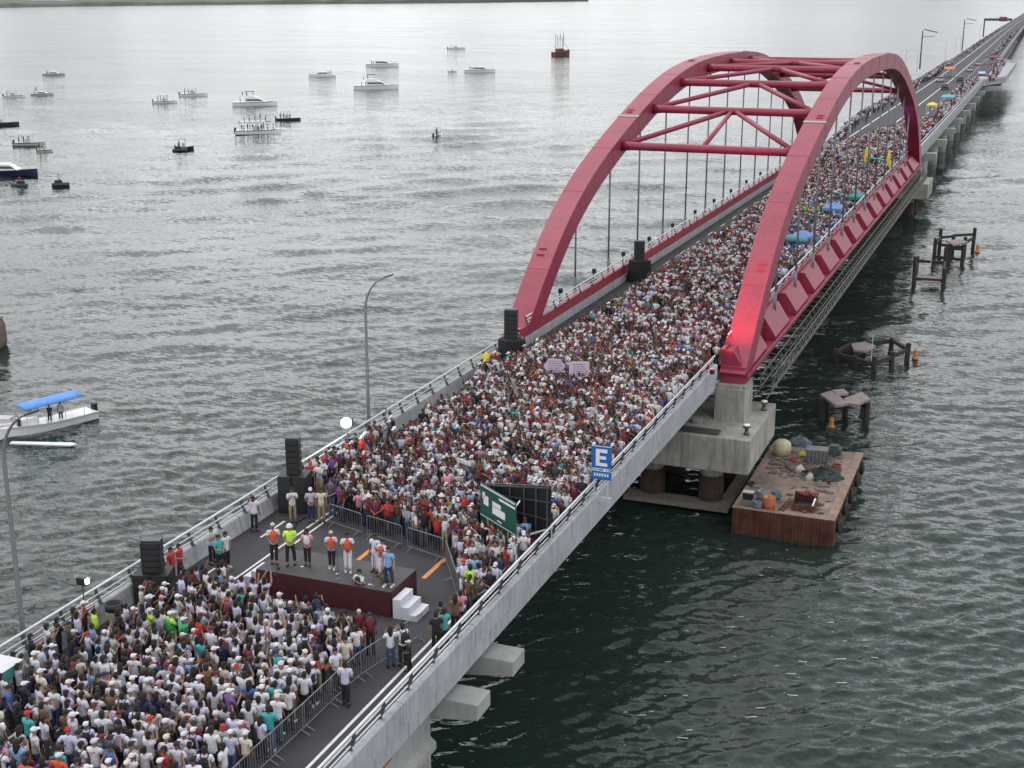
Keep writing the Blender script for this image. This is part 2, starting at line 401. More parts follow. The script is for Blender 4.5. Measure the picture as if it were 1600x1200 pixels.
railing(-1, YN, 87.5, ap, phase=.55)
# pier caps under the near deck
def pier_cap(y0, y1, par):
    p = MB(); zt = -1.32
    poly = [(8.65, zt), (8.65, zt-.66), (6.0, zt-1.05), (3.2, zt-1.6), (-3.2, zt-1.6), (-6.0, zt-1.05), (-8.65, zt-.66), (-8.65, zt)]
    p.sweep([[(x, y, z) for x, z in poly] for y in (y0, y1)]); part('pier_cap', p, M_CAP, par, bevel=.03)
    for x in (-5.6, -2.8, 0, 2.8, 5.6):
        b_ = MB(); b_.box(x-.35, x+.35, y0+.35, y1-.35, zt, zt+.36); part('bearing', b_, M_STEELD, par)
pier_cap(45.2, 46.5, ap); pier_cap(41.5, 42.8, ap)
for y in (45.85, 42.15):
    for x in (-4, 4):
        c_ = MB(); c_.tube([(x, y, -2.7), (x, y, -12)], .55, 20); part('column', c_, M_CONCD, ap, True)
for y in (45.7,):
    for k, x in enumerate((6.95, 7.08)):
        q = MB(); q.beam((x, y-.3, -1.31), (x, y-.3, -.96), .05, .05); part('tie_rod', q, M_STEELD, ap)
c_ = MB(); c_.tube([(5.6, 40.6, -3.4), (5.6, 40.6, -12)], .5, 20); part('column', c_, mat('reddish column', (.30, .22, .19), .9, var=.3), ap, True)
q = MB(); q.cbox((7.05, 36.9, -1.25), (.3, .6, .4)); part('formwork', q, mat('orange formwork', (.35, .12, .05), .8, var=.6, scale=6), ap)

# ------------------------------------------------------------------ arch span
ar = thing('arch_span', 'red steel twin-rib tied arch with hangers spanning the crowded road', 'bridge')
ARC_C = 153.5
TT = [0, 10, 17.5, 24, 30, 36, 41.5, 47, 52, 55.8, 58.7, 61.5, 64.8, 66.6]
ZZ = [18.5, 18.35, 17.85, 17.1, 16.0, 14.7, 13.0, 11.35, 9.7, 7.65, 5.6, 3.5, 1.0, -.6]
TT = np.array(TT); ZZ = np.array(ZZ)
# smooth the profile: fit a polynomial in t^2
A_ = np.vander((TT/66.6)**2, 6); cf = np.linalg.lstsq(A_, ZZ, rcond=None)[0]
def arch_z(y):
    t_ = abs(y-ARC_C)/66.6
    return float(np.polyval(cf, min(t_, 1.03)**2))
def arch_pts(n_=90, lo=-66.2, hi=66.2):
    # even steps along the curve
    ys = np.linspace(ARC_C+lo, ARC_C+hi, 1500); zs = np.array([arch_z(y) for y in ys])
    s_ = np.concatenate([[0], np.cumsum(np.hypot(np.diff(ys), np.diff(zs)))])
    q = np.linspace(0, s_[-1], n_); return np.interp(q, s_, ys), np.interp(q, s_, zs)
ay, az = arch_pts()
XI, XO, DEP = 7.35, 9.12, 1.75
for sgn in (1, -1):
    secs = []
    for i in range(len(ay)):
        a_, c_ = max(i-1, 0), min(i+1, len(ay)-1)
        ty, tz = ay[c_]-ay[a_], az[c_]-az[a_]; q = math.hypot(ty, tz); ny, nz = tz/q, -ty/q   # pointing inwards (below)
        dd = DEP
        secs.append([(sgn*XI, ay[i], az[i]), (sgn*XO, ay[i], az[i]), (sgn*XO, ay[i]+ny*dd, az[i]+nz*dd), (sgn*XI, ay[i]+ny*dd, az[i]+nz*dd)])
    p = MB(); p.sweep(secs); rib = part('arch_rib', p, M_RED, ar, bevel=.03)
    for yy in np.arange(ARC_C-60, ARC_C+61, 7.5):
        i = int(np.argmin(abs(ay-yy))); i = min(max(i, 1), len(ay)-2); ty, tz = ay[i+1]-ay[i-1], az[i+1]-az[i-1]; q_ = math.hypot(ty, tz); ty, tz = ty/q_, tz/q_
        q = MB(); c0 = Vector((sgn*(XI+XO)/2, ay[i], az[i])); nrm_ = Vector((0, tz, -ty)); c0 = c0+nrm_*DEP/2
        q.beam(c0-Vector((0, ty, tz))*.04, c0+Vector((0, ty, tz))*.04, XO-XI+.03, DEP+.03); part('weld_seam', q, M_REDD, rib)
    # erection splice brackets and weld bands on the top face
    for yy in (95.0, 118.0, 140.0, 167.0, 189.0):
        z = arch_z(yy); dz = (arch_z(yy+.5)-arch_z(yy-.5)); a1 = math.atan(dz)
        q = MB()
        for k in (-.5, 0.15):
            c1 = Vector((sgn*(XI+1.1), yy+k*math.cos(a1), z+k*math.sin(a1)))
            q.beam(c1-Vector((.28, 0, 0)), c1+Vector((.28, 0, 0)), .16, .16)
        part('lifting_lug', q, M_REDD, rib)
for sgn in (1, -1):
    for yy in (116.5, 190.5):
        z = arch_z(yy)+.012; a1 = math.atan(arch_z(yy+.5)-arch_z(yy-.5)); q = MB(); c1 = Vector((sgn*8.235, yy, z))
        q.beam(c1-Vector((0, .22*math.cos(a1), .22*math.sin(a1))), c1+Vector((0, .22*math.cos(a1), .22*math.sin(a1))), 1.9, .06); part('splice_band', q, mat('grey primer', (.34, .30, .32), .7), ar)
def inner_z(y):  # centre of the strut below the top face
    return arch_z(y)-0.95
SY = [112.0, 121.6, 131.6, 142.6, 153.5, 164.4, 175.4, 185.4, 195.0]
for y in SY:
    p = MB(); z = inner_z(y)
    p.tube([(-XI-.02, y, z), (-XI+.8, y, z), (XI-.8, y, z), (XI+.02, y, z)], [.46, .35, .35, .46] , 16); part('strut', p, M_RED, ar, True)
for i in range(len(SY)-1):
    if SY[i] < 150: a_, c_ = SY[i], SY[i+1]
    else: a_, c_ = SY[i+1], SY[i]
    if abs(SY[i]-142.6) < 1: pass
    for sx in (-1, 1):
        p = MB(); p.tube([(sx*.25, c_, inner_z(c_)), (sx*(XI-.1), a_+(.5 if a_ < c_ else -.5), inner_z(a_)+.1)], .22, 10); part('diagonal_brace', p, M_RED, ar, True)
    if i in (0, 7):
        p = MB(); p.tube([(0, c_, inner_z(c_)), (-.4, a_, inner_z(a_))], .2, 10); part('diagonal_brace', p, M_RED, ar, True)
# portal sloping member seen under the far end
# tie beams with open bays
HY = [102.3+9.08*k for k in range(12)]
for sgn in (1, -1):
    zt, zb = 1.38, -.5
    tb = link('tie_beam', None, ar)
    def bxx(p_, xa, xb, *r_): return p_.box(min(sgn*xa, sgn*xb), max(sgn*xa, sgn*xb), *r_)
    p = MB(); bxx(p, 7.34, 7.64, 87.5, 219.5, zt-.08, zt); part('top_flange', p, M_RED, tb)
    p = MB(); bxx(p, 7.36, 7.46, 87.6, 219.4, zb, zt-.08); part('web', p, M_REDD, tb)
    p = MB(); bxx(p, 7.36, 9.35, 87.5, 219.5, zb-.10, zb); part('bottom_flange', p, M_RED, tb)
    p = MB(); bxx(p, 9.2, 9.34, 87.5, 219.5, zb, zb+.16); part('edge_lip', p, M_RED, tb)
    for k in range(-1, 13):
        yc = 101.3+9.08*k
        a_, c_ = yc-2.8, yc+3.1
        if k == -1: a_ = 87.7
        if k == 12: c_ = 219.3
        a_ = max(a_, 87.7); c_ = min(c_, 219.3)
        if c_-a_ < .5: continue
        p = MB(); p.sweep([[(sgn*x, yy, z) for x, z in ((7.47, zb+.01), (9.1, zb+.01), (9.1, zb+.32), (8.15, zt-.12), (7.47, zt-.12))] for yy in (a_, c_)]); part('stiffening_box', p, M_RED, tb, bevel=.02)
# concrete parapet inside the arches
for sgn in (1, -1):
    y = 88.2
    while y < 218.5:
        e = min(y+6.0, 218.8); p = MB()
        p.sweep([[(sgn*x, yy, z) for x, z in [(7.17, .0), (7.20, .3), (7.23, .62), (7.32, .62), (7.32, 0)]] for yy in (y+.02, e-.02)])
        part('parapet_panel', p, M_CONC, ar, bevel=.01); y = e
p = MB(); p.box(-7.3, 7.3, 88, 219, -1.0, -.36); part('deck_slab', p, M_CONCD, ar)
for y in np.arange(92, 218, 4.54):
    p = MB(); p.box(-7.3, 7.3, y-.15, y+.15, -1.9, -1.0); part('floor_beam', p, M_REDD, ar)
# hangers
for sgn in (1, -1):
    for y in HY:
        z1 = arch_z(y)-DEP*.8; p = MB()
        p.tube([(sgn*8.23, y, .5), (sgn*8.23, y, z1)], .085, 8)
        p.tube([(sgn*8.23, y, .4), (sgn*8.23, y, 2.4)], .14, 8)
        part('hanger', p, M_CABLE, ar, True)
# outer rails on the arch span and the floodlights standing on them
railing(1, 89, 218, ar, x=7.48, zb=1.37, zt=2.02, step=3.03)
railing(-1, 89, 218, ar, x=7.48, zb=1.37, zt=2.02, step=3.03)
# inspection catwalk lattice below the right tie beam
cwk = MB(); r_ = .035
for x, z in ((9.75, -.9), (10.55, -.95), (9.75, -1.75), (10.55, -1.8), (9.3, -2.5), (10.2, -2.6)):
    cwk.tube([(x, 90, z), (x, 215, z)], .045, 5)
yy = 90.0; k = 0
while yy < 215:
    cwk.beam((9.75, yy, -.9), (9.75, yy, -1.75), .06, .06); cwk.beam((10.55, yy, -.95), (10.55, yy, -1.8), .06, .06)
    cwk.beam((9.3, yy, -2.5), (10.55, yy, -1.8), .06, .06); cwk.beam((9.2, yy, -.75), (10.55, yy, -.95), .05, .05)
    cwk.beam((10.55, yy, -1.8), (10.55, yy+1.9, -.95), .05, .05); cwk.beam((9.75, yy, -.9), (9.3, yy+1.9, -2.5), .05, .05)
    cwk.beam((10.2, yy, -2.6), (10.55, yy+1.9, -1.8), .05, .05)
    yy += 1.9; k += 1
part('catwalk_lattice', cwk, mat('weathered scaffold steel', (.11, .115, .10), .6, .2, var=.5), ar, kind='stuff')
# pedestals
for y in (88.3, 218.7):
    for sgn in (1, -1):
        p = MB(); p.cbox((sgn*8.23, y, -2.42), (2.1, 2.7, 2.3)); p.cbox((sgn*8.23, y, -1.14), (2.0, 2.3, .25))
        part('pedestal', p, M_CONCD, ar, bevel=.03)
        p = MB(); p.box(sgn*8.23-.86, sgn*8.23+.86, y-.75, y+.75, -1.0, .2); part('arch_shoe', p, M_REDD, ar, bevel=.03)

# ------------------------------------------------------------------ arch piers
def arch_pier(yc, label, big=True):
    pr_ = thing('arch_pier', label, 'pier', (0, yc, 0))
    hy = 4.6
    p = MB(); x0, x1 = (-10.5, 10.5)
    p.box(x0, x1, -hy, hy, -5.95, -3.55); part('pile_cap', p, M_CONCD, pr_, bevel=.06)
    for x in (-8.5, -4.6, -.5, 3.6, 7.7):
        for y in (-3.0, 3.0):
            c_ = MB(); c_.tube([(x, y, -5.9), (x, y, -6.7)], .75, 20); part('pile', c_, M_CONCD, pr_, True)
            c_ = MB(); c_.tube([(x, y, -6.7), (x, y, -11)], .85, 20); part('pile_casing', c_, mat('rusted casing shaded dark', (.045, .026, .02), .9, var=.6, scale=2, streak=.5), pr_, True)  # rust brown, darkened further to include the shade under the cap
    if big:
        p = MB(); p.box(2.0, 9.3, -4.7, -3.2, -8.75, -8.45); p.box(8.4, 9.3, -3.2, 4, -8.75, -8.45)
        part('timber_walkway', p, mat('grey timber', (.16, .14, .12), .9, var=.4, scale=3), pr_)
        for k, (x, y) in enumerate(((10.0, -3.3), (10.0, 2.6))):
            q = link('bollard', MB().lathe([(.22, 0), (.2, .1), (.13, .18), (.13, .42), (.25, .5), (.25, .62), (.1, .66)], n=14).mesh('bollard', M_STEELD, True), pr_, (x, y, -3.54))
            q2 = MB().lathe([(.2, 0), (.24, .03), (.2, .09), (.05, .12)], n=14).mesh('bollard_cap', M_SIGNW, True); link('bollard_cap', q2, q, (0, 0, .62))
        p = MB(); p.box(5.4, 8.3, -4.2, -3.3, -3.54, -3.40); part('cover_plate', p, M_STEELD, pr_, bevel=.02)
        p = MB()
        for k in range(14):
            a = RNG.random(2); p.cbox((2.2+a[0]*4.2, -3.6+a[1]*3.5, -3.38), (.2+RNG.random()*.7, .15+RNG.random()*.6, .3))
        part('rubble', p, M_CONCD, pr_, kind='stuff')
    return pr_
ap1 = arch_pier(87.7, 'large rectangular concrete pile cap under the near right foot of the red arch')
ap2 = arch_pier(223.5, 'far concrete pier cap at the distant end of the red arch', False)

# ------------------------------------------------------------------ far viaduct
fv = thing('far_viaduct', 'long grey concrete viaduct running to the horizon beyond the arch', 'bridge')
def far_strip(name, xa, xb, z0, z1, m_, ys=FY):
    p = MB(); p.sweep([[(xa(y), y, z0), (xb(y), y, z0), (xb(y), y, z1), (xa(y), y, z1)] for y in ys]); return part(name, p, m_, fv)
far_strip('parapet', lambda y: 7.38+far_shift(y), lambda y: 7.72+far_shift(y), -.36, .8, M_CONC, [219, 300, 380, 445])
far_strip('parapet', lambda y: 7.38+far_shift(y), lambda y: 7.72+far_shift(y), -.36, .8, M_CONC, [600, 700, 850, 1000, 1300, 1700, 2200, 3000, 3600])
far_strip('parapet', lambda y: fl(y)+far_shift(y), lambda y: fl(y)+.38+far_shift(y), -.36, .8, M_CONC)
far_strip('deck_slab', lambda y: fl(y)+far_shift(y), lambda y: 7.6+far_shift(y), -1.5, -.355, M_CAP)
p = MB(); p.sweep([[(x, y, z) for x, z in ((7.42+far_shift(y), .78), (7.5+far_shift(y), .78), (7.5+far_shift(y), 1.4), (7.42+far_shift(y), 1.4))] for y in (219, 445)])
for nm, xf in (('top_rail', lambda y: 7.55+far_shift(y)), ('top_rail', lambda y: fl(y)+.2+far_shift(y))):
    q = MB(); q.tube([(xf(y), y, 1.45) for y in (FY[:4] if xf(300) > 0 else FY[:8])], .07, 6); part(nm, q, M_GALV, fv, True)
# lay-by bulge on the right
poly = [(7.4, 440), (13.6, 462), (14.0, 575), (7.4, 605)]
p = MB(); p.prism(poly, -1.2, 0.0); part('lay_by_slab', p, M_CONC, fv)
for a_, c_ in zip(poly, poly[1:]):
    q = MB(); q.beam((a_[0], a_[1], .4), (c_[0], c_[1], .4), .35, .85); part('parapet', q, M_CONC, fv)
for y in [247, 272, 297, 322, 347, 372, 397, 422, 447, 472, 500, 530, 560, 590, 625, 660, 700, 740, 780, 830, 880, 940]:
    s_ = far_shift(y); p = MB()
    xe = 9.4 if not (440 < y < 600) else 12.5
    p.sweep([[(x+s_, yy, z) for x, z in ((xe, -1.6), (xe, -2.6), (5, -3.8), (-6, -3.8), (-12.4, -2.6), (-12.4, -1.6))] for yy in (y-1.1, y+1.1)])
    part('pier_cap', p, M_CAP, fv)
    for x in (5.3, -7.5):
        q = MB(); q.tube([(x+s_, y, -3.6), (x+s_, y, -11)], .9, 12); part('column', q, M_CAP, fv, True)

# ------------------------------------------------------------------ lamp posts
def curved_lamp(loc, label, h=7.6):
    t = thing('street_lamp', label, 'street lamp', loc)
    pts = [(0, 0, -2.2), (0, 0, 3), (0, 0, h)]
    pts += [(1.9*(1-math.cos(a)), 0, h+2.1*math.sin(a)) for a in np.linspace(.18, 1.25, 8)]
    p = MB(); p.tube(pts, [.11, .095, .08]+[.065-.003*k for k in range(8)], 10); part('pole', p, mat('grey lamp steel', (.27, .28, .29), .45, .5, var=.1), t, True)
    e = Vector(pts[-1]); p = MB()
    p.sweep([[(e.x+d, s*.12, e.z+zz+d*.35) for s, zz in ((-1, .03), (1, .03), (1, -.05), (-1, -.05))] for d in (-.05, .45)]); part('lamp_head', p, M_STEELD, t)
    p = MB(); p.cbox((.25, 0, -1.9), (1.2, .5, .3)); part('bracket', p, M_CAP, t)
    return t
curved_lamp((-8.0, 65.0, 0), 'tall curved grey lamp post rising behind the left railing near the bright floodlight')
curved_lamp((-8.0, 36.35, 0), 'tall curved grey lamp post at the left picture edge beside the blue-roofed boat', 8.0)
for k, (px, py, h) in enumerate(((1437, 108, 13.5), (1503, 80, 15))):
    a_ = at(px, py, 0)
    t = thing('solar_lamp', ['nearer', 'farther'][k]+' of two tall lamps with flat solar panels on the far left parapet', 'street lamp', a_, group='solar lamps on the far viaduct')
    p = MB(); p.tube([(0, 0, 0), (0, 0, h)], [.3, .2], 8); part('pole', p, M_STEELD, t)
    p = MB(); p.cbox((0, 0, h+.2), (4.6, 2.4, .25)); o = part('solar_panel', p, M_BLACK, t); o.rotation_euler = (0, R(12), 0)
    p = MB(); p.tube([(0, 0, h-2.2), (4.2, 0, h-1.9)], .1, 6); part('lamp_arm', p, M_STEELD, t)
for k, (px, py, h) in enumerate(((1413, 118, 8), (1432, 112, 7), (1476, 95, 7.5), (1492, 86, 8), (1500, 84, 9), (1530, 62, 9), (1556, 50, 12), (1564, 46, 12))):
    a_ = at(px, py, 0)
    t = thing('thin_lamp', ['first', 'second', 'third', 'fourth', 'fifth', 'sixth', 'seventh', 'eighth'][k]+' thin pole from the arch along the far left parapet', 'pole', a_, group='thin poles on the far viaduct')
    p = MB(); p.tube([(0, 0, 0), (0, 0, h)], .14, 6); part('pole', p, M_GALV, t)
    p = MB(); p.tube([(-1.4, 0, h), (1.4, 0, h+.15)], .09, 6); part('lamp_arm', p, M_GALV, t)
a_ = at(1536, 58, 0)
t = thing('sign_gantry', 'dark overhead sign gantry reaching over the road far away', 'sign', a_)
p = MB(); p.tube([(0, 0, 0), (0, 0, 12)], .45, 8); part('mast', p, M_STEELD, t)
p = MB(); p.beam((0, 0, 11.3), (17, 5, 11.3), .35, 1.6); part('cross_beam', p, M_STEELD, t)
p = MB(); p.beam((9, 2.9, 11.6), (14, 4.4, 11.6), .2, 3.0); part('red_board', p, mat('dull red board', (.40, .07, .06), .7), t)

# ------------------------------------------------------------------ stage
SX0, SX1, SY0, SY1, SZ = -2.85, 3.5, 44.65, 47.1, 1.12
st = thing('stage', 'low black stage with dark maroon skirt in the middle of the road', 'stage', (0, 0, 0))
k = 0
for i in range(5):
    for j in range(2):
        w_ = (SX1-SX0)/5; h_ = (SY1-SY0)/2
        p = MB(); p.box(SX0+i*w_+.004, SX0+(i+1)*w_-.004, SY0+j*h_+.004, SY0+(j+1)*h_-.004, SZ-.12, SZ); part('floor_panel', p, M_STAGE, st, bevel=.004)
def skirt(a, b_, nrm):
    p = MB(); secs = []; nseg = int((Vector(b_)-Vector(a)).length*7)
    for i in range(nseg+1):
        q = Vector(a).lerp(Vector(b_), i/nseg); off = Vector(nrm)*(.03+.03*math.sin(i*2.1)+.012*math.sin(i*.77))
        secs.append([(q.x+off.x*.3, q.y+off.y*.3, SZ-.02), (q.x+off.x, q.y+off.y, .01)])
    p.sweep(secs, closed=False); part('skirt', p, M_MAROON, st, True)
skirt((SX0, SY0, 0), (SX1, SY0, 0), (0, -1, 0)); skirt((SX1, SY0, 0), (SX1, SY1, 0), (1, 0, 0)); skirt((SX0, SY0, 0), (SX0, SY1, 0), (-1, 0, 0)); skirt((SX0, SY1, 0), (SX1, SY1, 0), (0, 1, 0))
def steps(x0, d, y0, y1, label):
    t = thing('stage_steps', label, 'steps', (x0, (y0+y1)/2, 0))
    hy = (y1-y0)/2
    for k in range(3):
        p = MB(); xa, xb = d*k*.36, d*(k+1)*.36; top = .86-.29*k
        p.box(min(xa, xb)+.002, max(xa, xb)-.002, -hy, hy, 0, top); part('step', p, M_STEPS, t, bevel=.01)
    return t
steps(SX1+.1, 1, 44.6, 45.8, 'white three-tread steps at the right end of the stage')
steps(SX0-.08, -1, 44.9, 45.9, 'white steps at the left end of the stage, half hidden by the crowd')
for k, (x, y) in enumerate(((-1.2, 45.5), (.55, 45.4), (2.0, 45.0), (2.3, 44.95))):
    q = thing('paper_scrap', ['leftmost white', 'second white', 'third white', 'rightmost white'][k]+' scrap of paper lying on the stage floor', 'paper', (x, y, SZ+.004))
    p = MB(); p.add([(0, 0, 0), (.14, .02, .012), (.13, .1, 0), (.01, .09, .018)], [(0, 1, 2, 3)]); part('sheet', p, M_WCLOTH, q)

for k, (x, y) in enumerate(((.9, 45.0), (2.6, 44.95))):
    t = thing('microphone_stand', ['thin microphone stand near the front middle of the stage', 'thin microphone stand near the right front corner of the stage'][k], 'microphone', (x, y, SZ))
    p = MB(); p.lathe([(.13, 0), (.13, .02), (.02, .03)], n=12); p.tube([(0, 0, .02), (0, 0, 1.35), (0, -.12, 1.45)], .012, 6); part('stand', p, M_STEELD, t); p = MB(); p.tube([(0, -.12, 1.45), (0, -.2, 1.48)], [.018, .028], 8); part('microphone_head', p, M_BLACK, t)
t = thing('stage_cable', 'black cable snaking over the road from the stage to the tall speaker stack', 'cable', (0, 0, 0))
p = MB(); p.tube([(-2.6+(-3.0)*u+.5*math.sin(u*7), 47.3+6.0*u+.35*math.sin(u*11), .03) for u in np.linspace(0, 1, 26)], .035, 5); part('cable', p, M_BLACK, t)
# ------------------------------------------------------------------ loudspeaker towers
def speaker_tower(loc, rz, label, base=(1.7, 1.2, 1.35), cab=(.95, .6, .3), ncab=5, gap=0, covered=False):
    t = thing('speaker_tower', label, 'speaker stack', loc, rz)
    bx, by, bz = base
    if covered:
        p = MB(); secs = []
        for z, s_ in ((0, 1.12), (bz*.5, 1.05), (bz*.95, .98), (bz, .6)):
            secs.append([(bx/2*s_*math.cos(a)*(1+.08*math.sin(3*a+z)), by/2*s_*math.sin(a)*(1+.08*math.cos(4*a)), z) for a in np.linspace(0, 2*math.pi, 14, endpoint=False)])
        p.sweep(secs); part('cloth_cover', p, M_BCLOTH, t)
    else:
        for i in (-1, 1):
            for j in range(2):
                p = MB(); p.box(i*bx/4-bx/4+.01, i*bx/4+bx/4-.01, -by/2, by/2, j*bz/2+.006, (j+1)*bz/2-.006); s = part('subwoofer', p, M_BLACK, t, bevel=.02)
                q = MB(); q.box(i*bx/4-bx/4+.07, i*bx/4+bx/4-.07, -by/2-.012, -by/2-.002, j*bz/2+.06, (j+1)*bz/2-.06); part('grille', q, M_GRILL, s)
    z = bz+gap
    for k in range(ncab):
        p = MB(); ch = cab[2]; off = .02*k*k*.5
        p.sweep([[(x, -cab[1]/2-off*0, z+.008), (x, cab[1]/2, z+.03), (x, cab[1]/2, z+ch-.03), (x, -cab[1]/2, z+ch-.008)] for x in (-cab[0]/2, cab[0]/2)])
        s = part('line_array_cabinet', p, M_BLACK, t, bevel=.01)
        q = MB(); q.box(-cab[0]/2+.05, cab[0]/2-.05, -cab[1]/2-.015, -cab[1]/2-.003, z+.04, z+ch-.04); part('grille', q, M_GRILL, s)
        z += ch
    p = MB(); p.box(-cab[0]/2, cab[0]/2, -.2, .25, z, z+.07); part('flying_frame', p, M_STEELD, t)
    return t
speaker_tower((-6.55, 42.6, 0), R(20), 'black loudspeaker stack beside the left railing nearest the camera', ncab=5, base=(1.5, 1.1, 1.3), cab=(.82, .6, .27))
speaker_tower((-6.3, 53.8, 0), R(15), 'tall black loudspeaker stack left of the crowd, behind the stage', base=(1.45, 1.2, 1.9), cab=(.66, .55, .3), ncab=6)
speaker_tower((-6.1, 82.5, 0), R(10), 'dark covered loudspeaker stack at the foot of the left arch rib', base=(1.9, 1.6, 2.1), cab=(.85, .7, .32), ncab=6, covered=True)
speaker_tower((-6.1, 113.8, 0), R(10), 'covered loudspeaker stack halfway along the left side of the arch', base=(2.0, 1.6, 2.0), cab=(.9, .7, .32), ncab=5, covered=True)

q = Vector((-6.6, 80.6, 0)); t = thing('cloth_bundle', 'orange and yellow cloth bundle beside the covered loudspeaker at the left arch foot', 'cloth', q)
def lump(c, r_, m_, nm):
    rg = np.random.default_rng(int(c[0]*50+99)); pb = MB(); secs = []
    for f in (0, .35, .7, 1): secs.append([(c[0]+r_*math.cos(a)*(1-f*f*.85)*(1+.3*(rg.random()-.5)), c[1]+r_*math.sin(a)*(1-f*f*.85)*(1+.3*(rg.random()-.5)), c[2]+f*r_*1.5) for a in np.linspace(0, 2*math.pi, 10, endpoint=False)])
    pb.sweep(secs); part(nm, pb, m_, t)
lump((0, 0, .9), .45, mat('orange cloth', (.62, .16, .03), .8, var=.3), 'orange_cloth'); lump((-.5, -.2, .9), .38, M_YELC, 'yellow_cloth'); lump((.1, .1, 0), .62, M_BLACK, 'case')
# ------------------------------------------------------------------ floodlights on the left edge of the arch
for k, y in enumerate([97.1, 105.6, 114.1, 122.6, 131.3, 140.7, 149.6, 158.4, 167.3, 176.1]):
    t = thing('floodlight', ['first', 'second', 'third', 'fourth', 'fifth', 'sixth', 'seventh', 'eighth', 'ninth', 'tenth'][k]+' small black floodlight from the near end of the left arch railing', 'floodlight', (-7.72, y, 1.38), group='floodlights along the left arch railing')
    p = MB(); p.tube([(0, 0, 0), (0, 0, .75)], .05, 6); part('stem', p, M_STEELD, t)
    p = MB(); p.cbox((.05, 0, .95), (.28, .38, .38)); o = part('lamp_box', p, M_BLACK, t, bevel=.03)
# bright work light on a stand
t = thing('work_light', 'glaring white work light on a stand over the left railing', 'floodlight', (-7.0, 60.6, 0))
p = MB(); p.tube([(0, 0, 0), (0, 0, 2.2)], .03, 8)
for a in (0, 2.1, 4.2): p.tube([(0, 0, .5), (.5*math.cos(a), .5*math.sin(a), 0)], .02, 6)
part('stand', p, M_STEELD, t)
p = MB(); p.cbox((0, .06, 2.42), (.62, .14, .46)); part('housing', p, M_BLACK, t)
p = MB(); p.lathe([(.05, -.30), (.22, -.26), (.31, -.12), (.34, 0), (.31, .12), (.22, .26), (.05, .30)], c=(0, -.12, 2.42), n=28)
p.v = [(a*.85, b_*.85, 2.42+(c-2.42)*.85) for a, b_, c in p.v]
o = part('lit_lens', p, mat('lit lamp lens', (1, 1, 1), .4, var=0, emit=(1, .97, .92), estr=14), t, True)
ld = bpy.data.lights.new('work_light_bulb', 'POINT'); ld.energy = 120; ld.shadow_soft_size = .3; lo = bpy.data.objects.new('bulb', ld); COL.objects.link(lo); lo.parent = t; lo.location = (0.1, -.6, 2.42)
t = thing('tv_light', 'small black television light on a tripod by the left railing', 'light', (-6.9, 38.6, 0))
p = MB(); p.tube([(0, 0, .9), (0, 0, 2.3)], .025, 8)
for a in (0.3, 2.4, 4.5): p.tube([(0, 0, 1.0), (.45*math.cos(a), .45*math.sin(a), 0)], .02, 6)
part('tripod', p, M_STEELD, t)
p = MB(); p.cbox((0, 0, 2.45), (.42, .2, .3)); part('lamp_body', p, M_BLACK, t, bevel=.02)
p = MB(); p.cbox((.27, -.02, 2.5), (.1, .16, .2)); part('lit_lens', p, mat('lit tv lens', (1, 1, 1), .4, var=0, emit=(1, .98, .95), estr=3), t)
# red light at the foot of the right arch rib, purple one on its far leg
def lamp_thing(label, loc, col, energy, aim, size=.3, angle=70):
    t = thing('coloured_spotlight', label, 'spotlight', loc)
    p = MB(); p.lathe([(.10, 0), (.16, .08), (.17, .3), (.12, .34)], n=12); part('lamp_body', p, M_BLACK, t, True)
    p = MB(); p.lathe([(.12, .345), (.12, .36)], n=12); part('lit_lens', p, mat('lit lens '+label[:9], col, .4, var=0, emit=col, estr=6), t)
    d = bpy.data.lights.new('spot_beam', 'SPOT'); d.energy = energy; d.color = col; d.spot_size = R(angle); d.spot_blend = .8; d.shadow_soft_size = size
    o = bpy.data.objects.new('beam', d); COL.objects.link(o); o.parent = t; o.location = (0, 0, .4)
    o.rotation_euler = (Vector(loc)-Vector(aim)+Vector((0, 0, .4))).to_track_quat('Z', 'Y').to_euler()
lamp_thing('red spotlight shining up the foot of the right arch rib', (7.9, 82.6, .9), (1, .03, .04), 13000, (8.1, 90.5, 4.2), angle=48)
lamp_thing('purple spotlight on the inside of the far leg of the right arch rib', (6.6, 199.5, 3.0), (.35, .22, 1), 1300, (7.6, 203, 7.8), angle=80)

# ------------------------------------------------------------------ signs
t = thing('parking_sign', 'blue square road sign with white letter E on the right railing', 'sign', (7.72, 59.6, 0.25)); t.scale = (.84, .84, .84)
p = MB(); p.tube([(-.45, 0, -.1), (-.45, 0, 3.4)], .045, 8); p.tube([(.38, 0, -.1), (.38, 0, 3.4)], .045, 8); p.cbox((0, .05, .15), (1.2, .1, .35)); part('posts', p, M_GALV, t)
p = MB(); p.box(-.62, .62, -.08, -.05, 2.1, 3.55); sf = part('sign_face', p, M_SIGNB, t, bevel=.01)
def slab(mb, x0, x1, z0, z1, y=-.095): mb.box(x0, x1, y, y+.012, z0, z1)
p = MB(); slab(p, -.35, -.12, 2.3, 3.35); slab(p, -.115, .35, 3.13, 3.35); slab(p, -.115, .28, 2.72, 2.92); slab(p, -.115, .36, 2.3, 2.5)
part('letter_E', p, M_SIGNW, sf).name = 'letter_e'
p = MB(); slab(p, -.6, .6, 3.5, 3.54, -.088); slab(p, -.6, .6, 2.11, 2.15, -.088); part('border', p, M_SIGNW, sf)
p = MB(); p.box(-.62, .62, -.08, -.05, 1.45, 2.03); sf = part('lower_plate', p, M_SIGNB, t, bevel=.01)
p = MB(); 
for k in range(6): slab(p, -.45+k*.16, -.36+k*.16, 1.66, 1.84)
slab(p, -.6, .6, 1.98, 2.02, -.088); part('small_print', p, M_SIGNW, sf)
t['kind'] = t.get('kind', '') or ''
del t['kind']

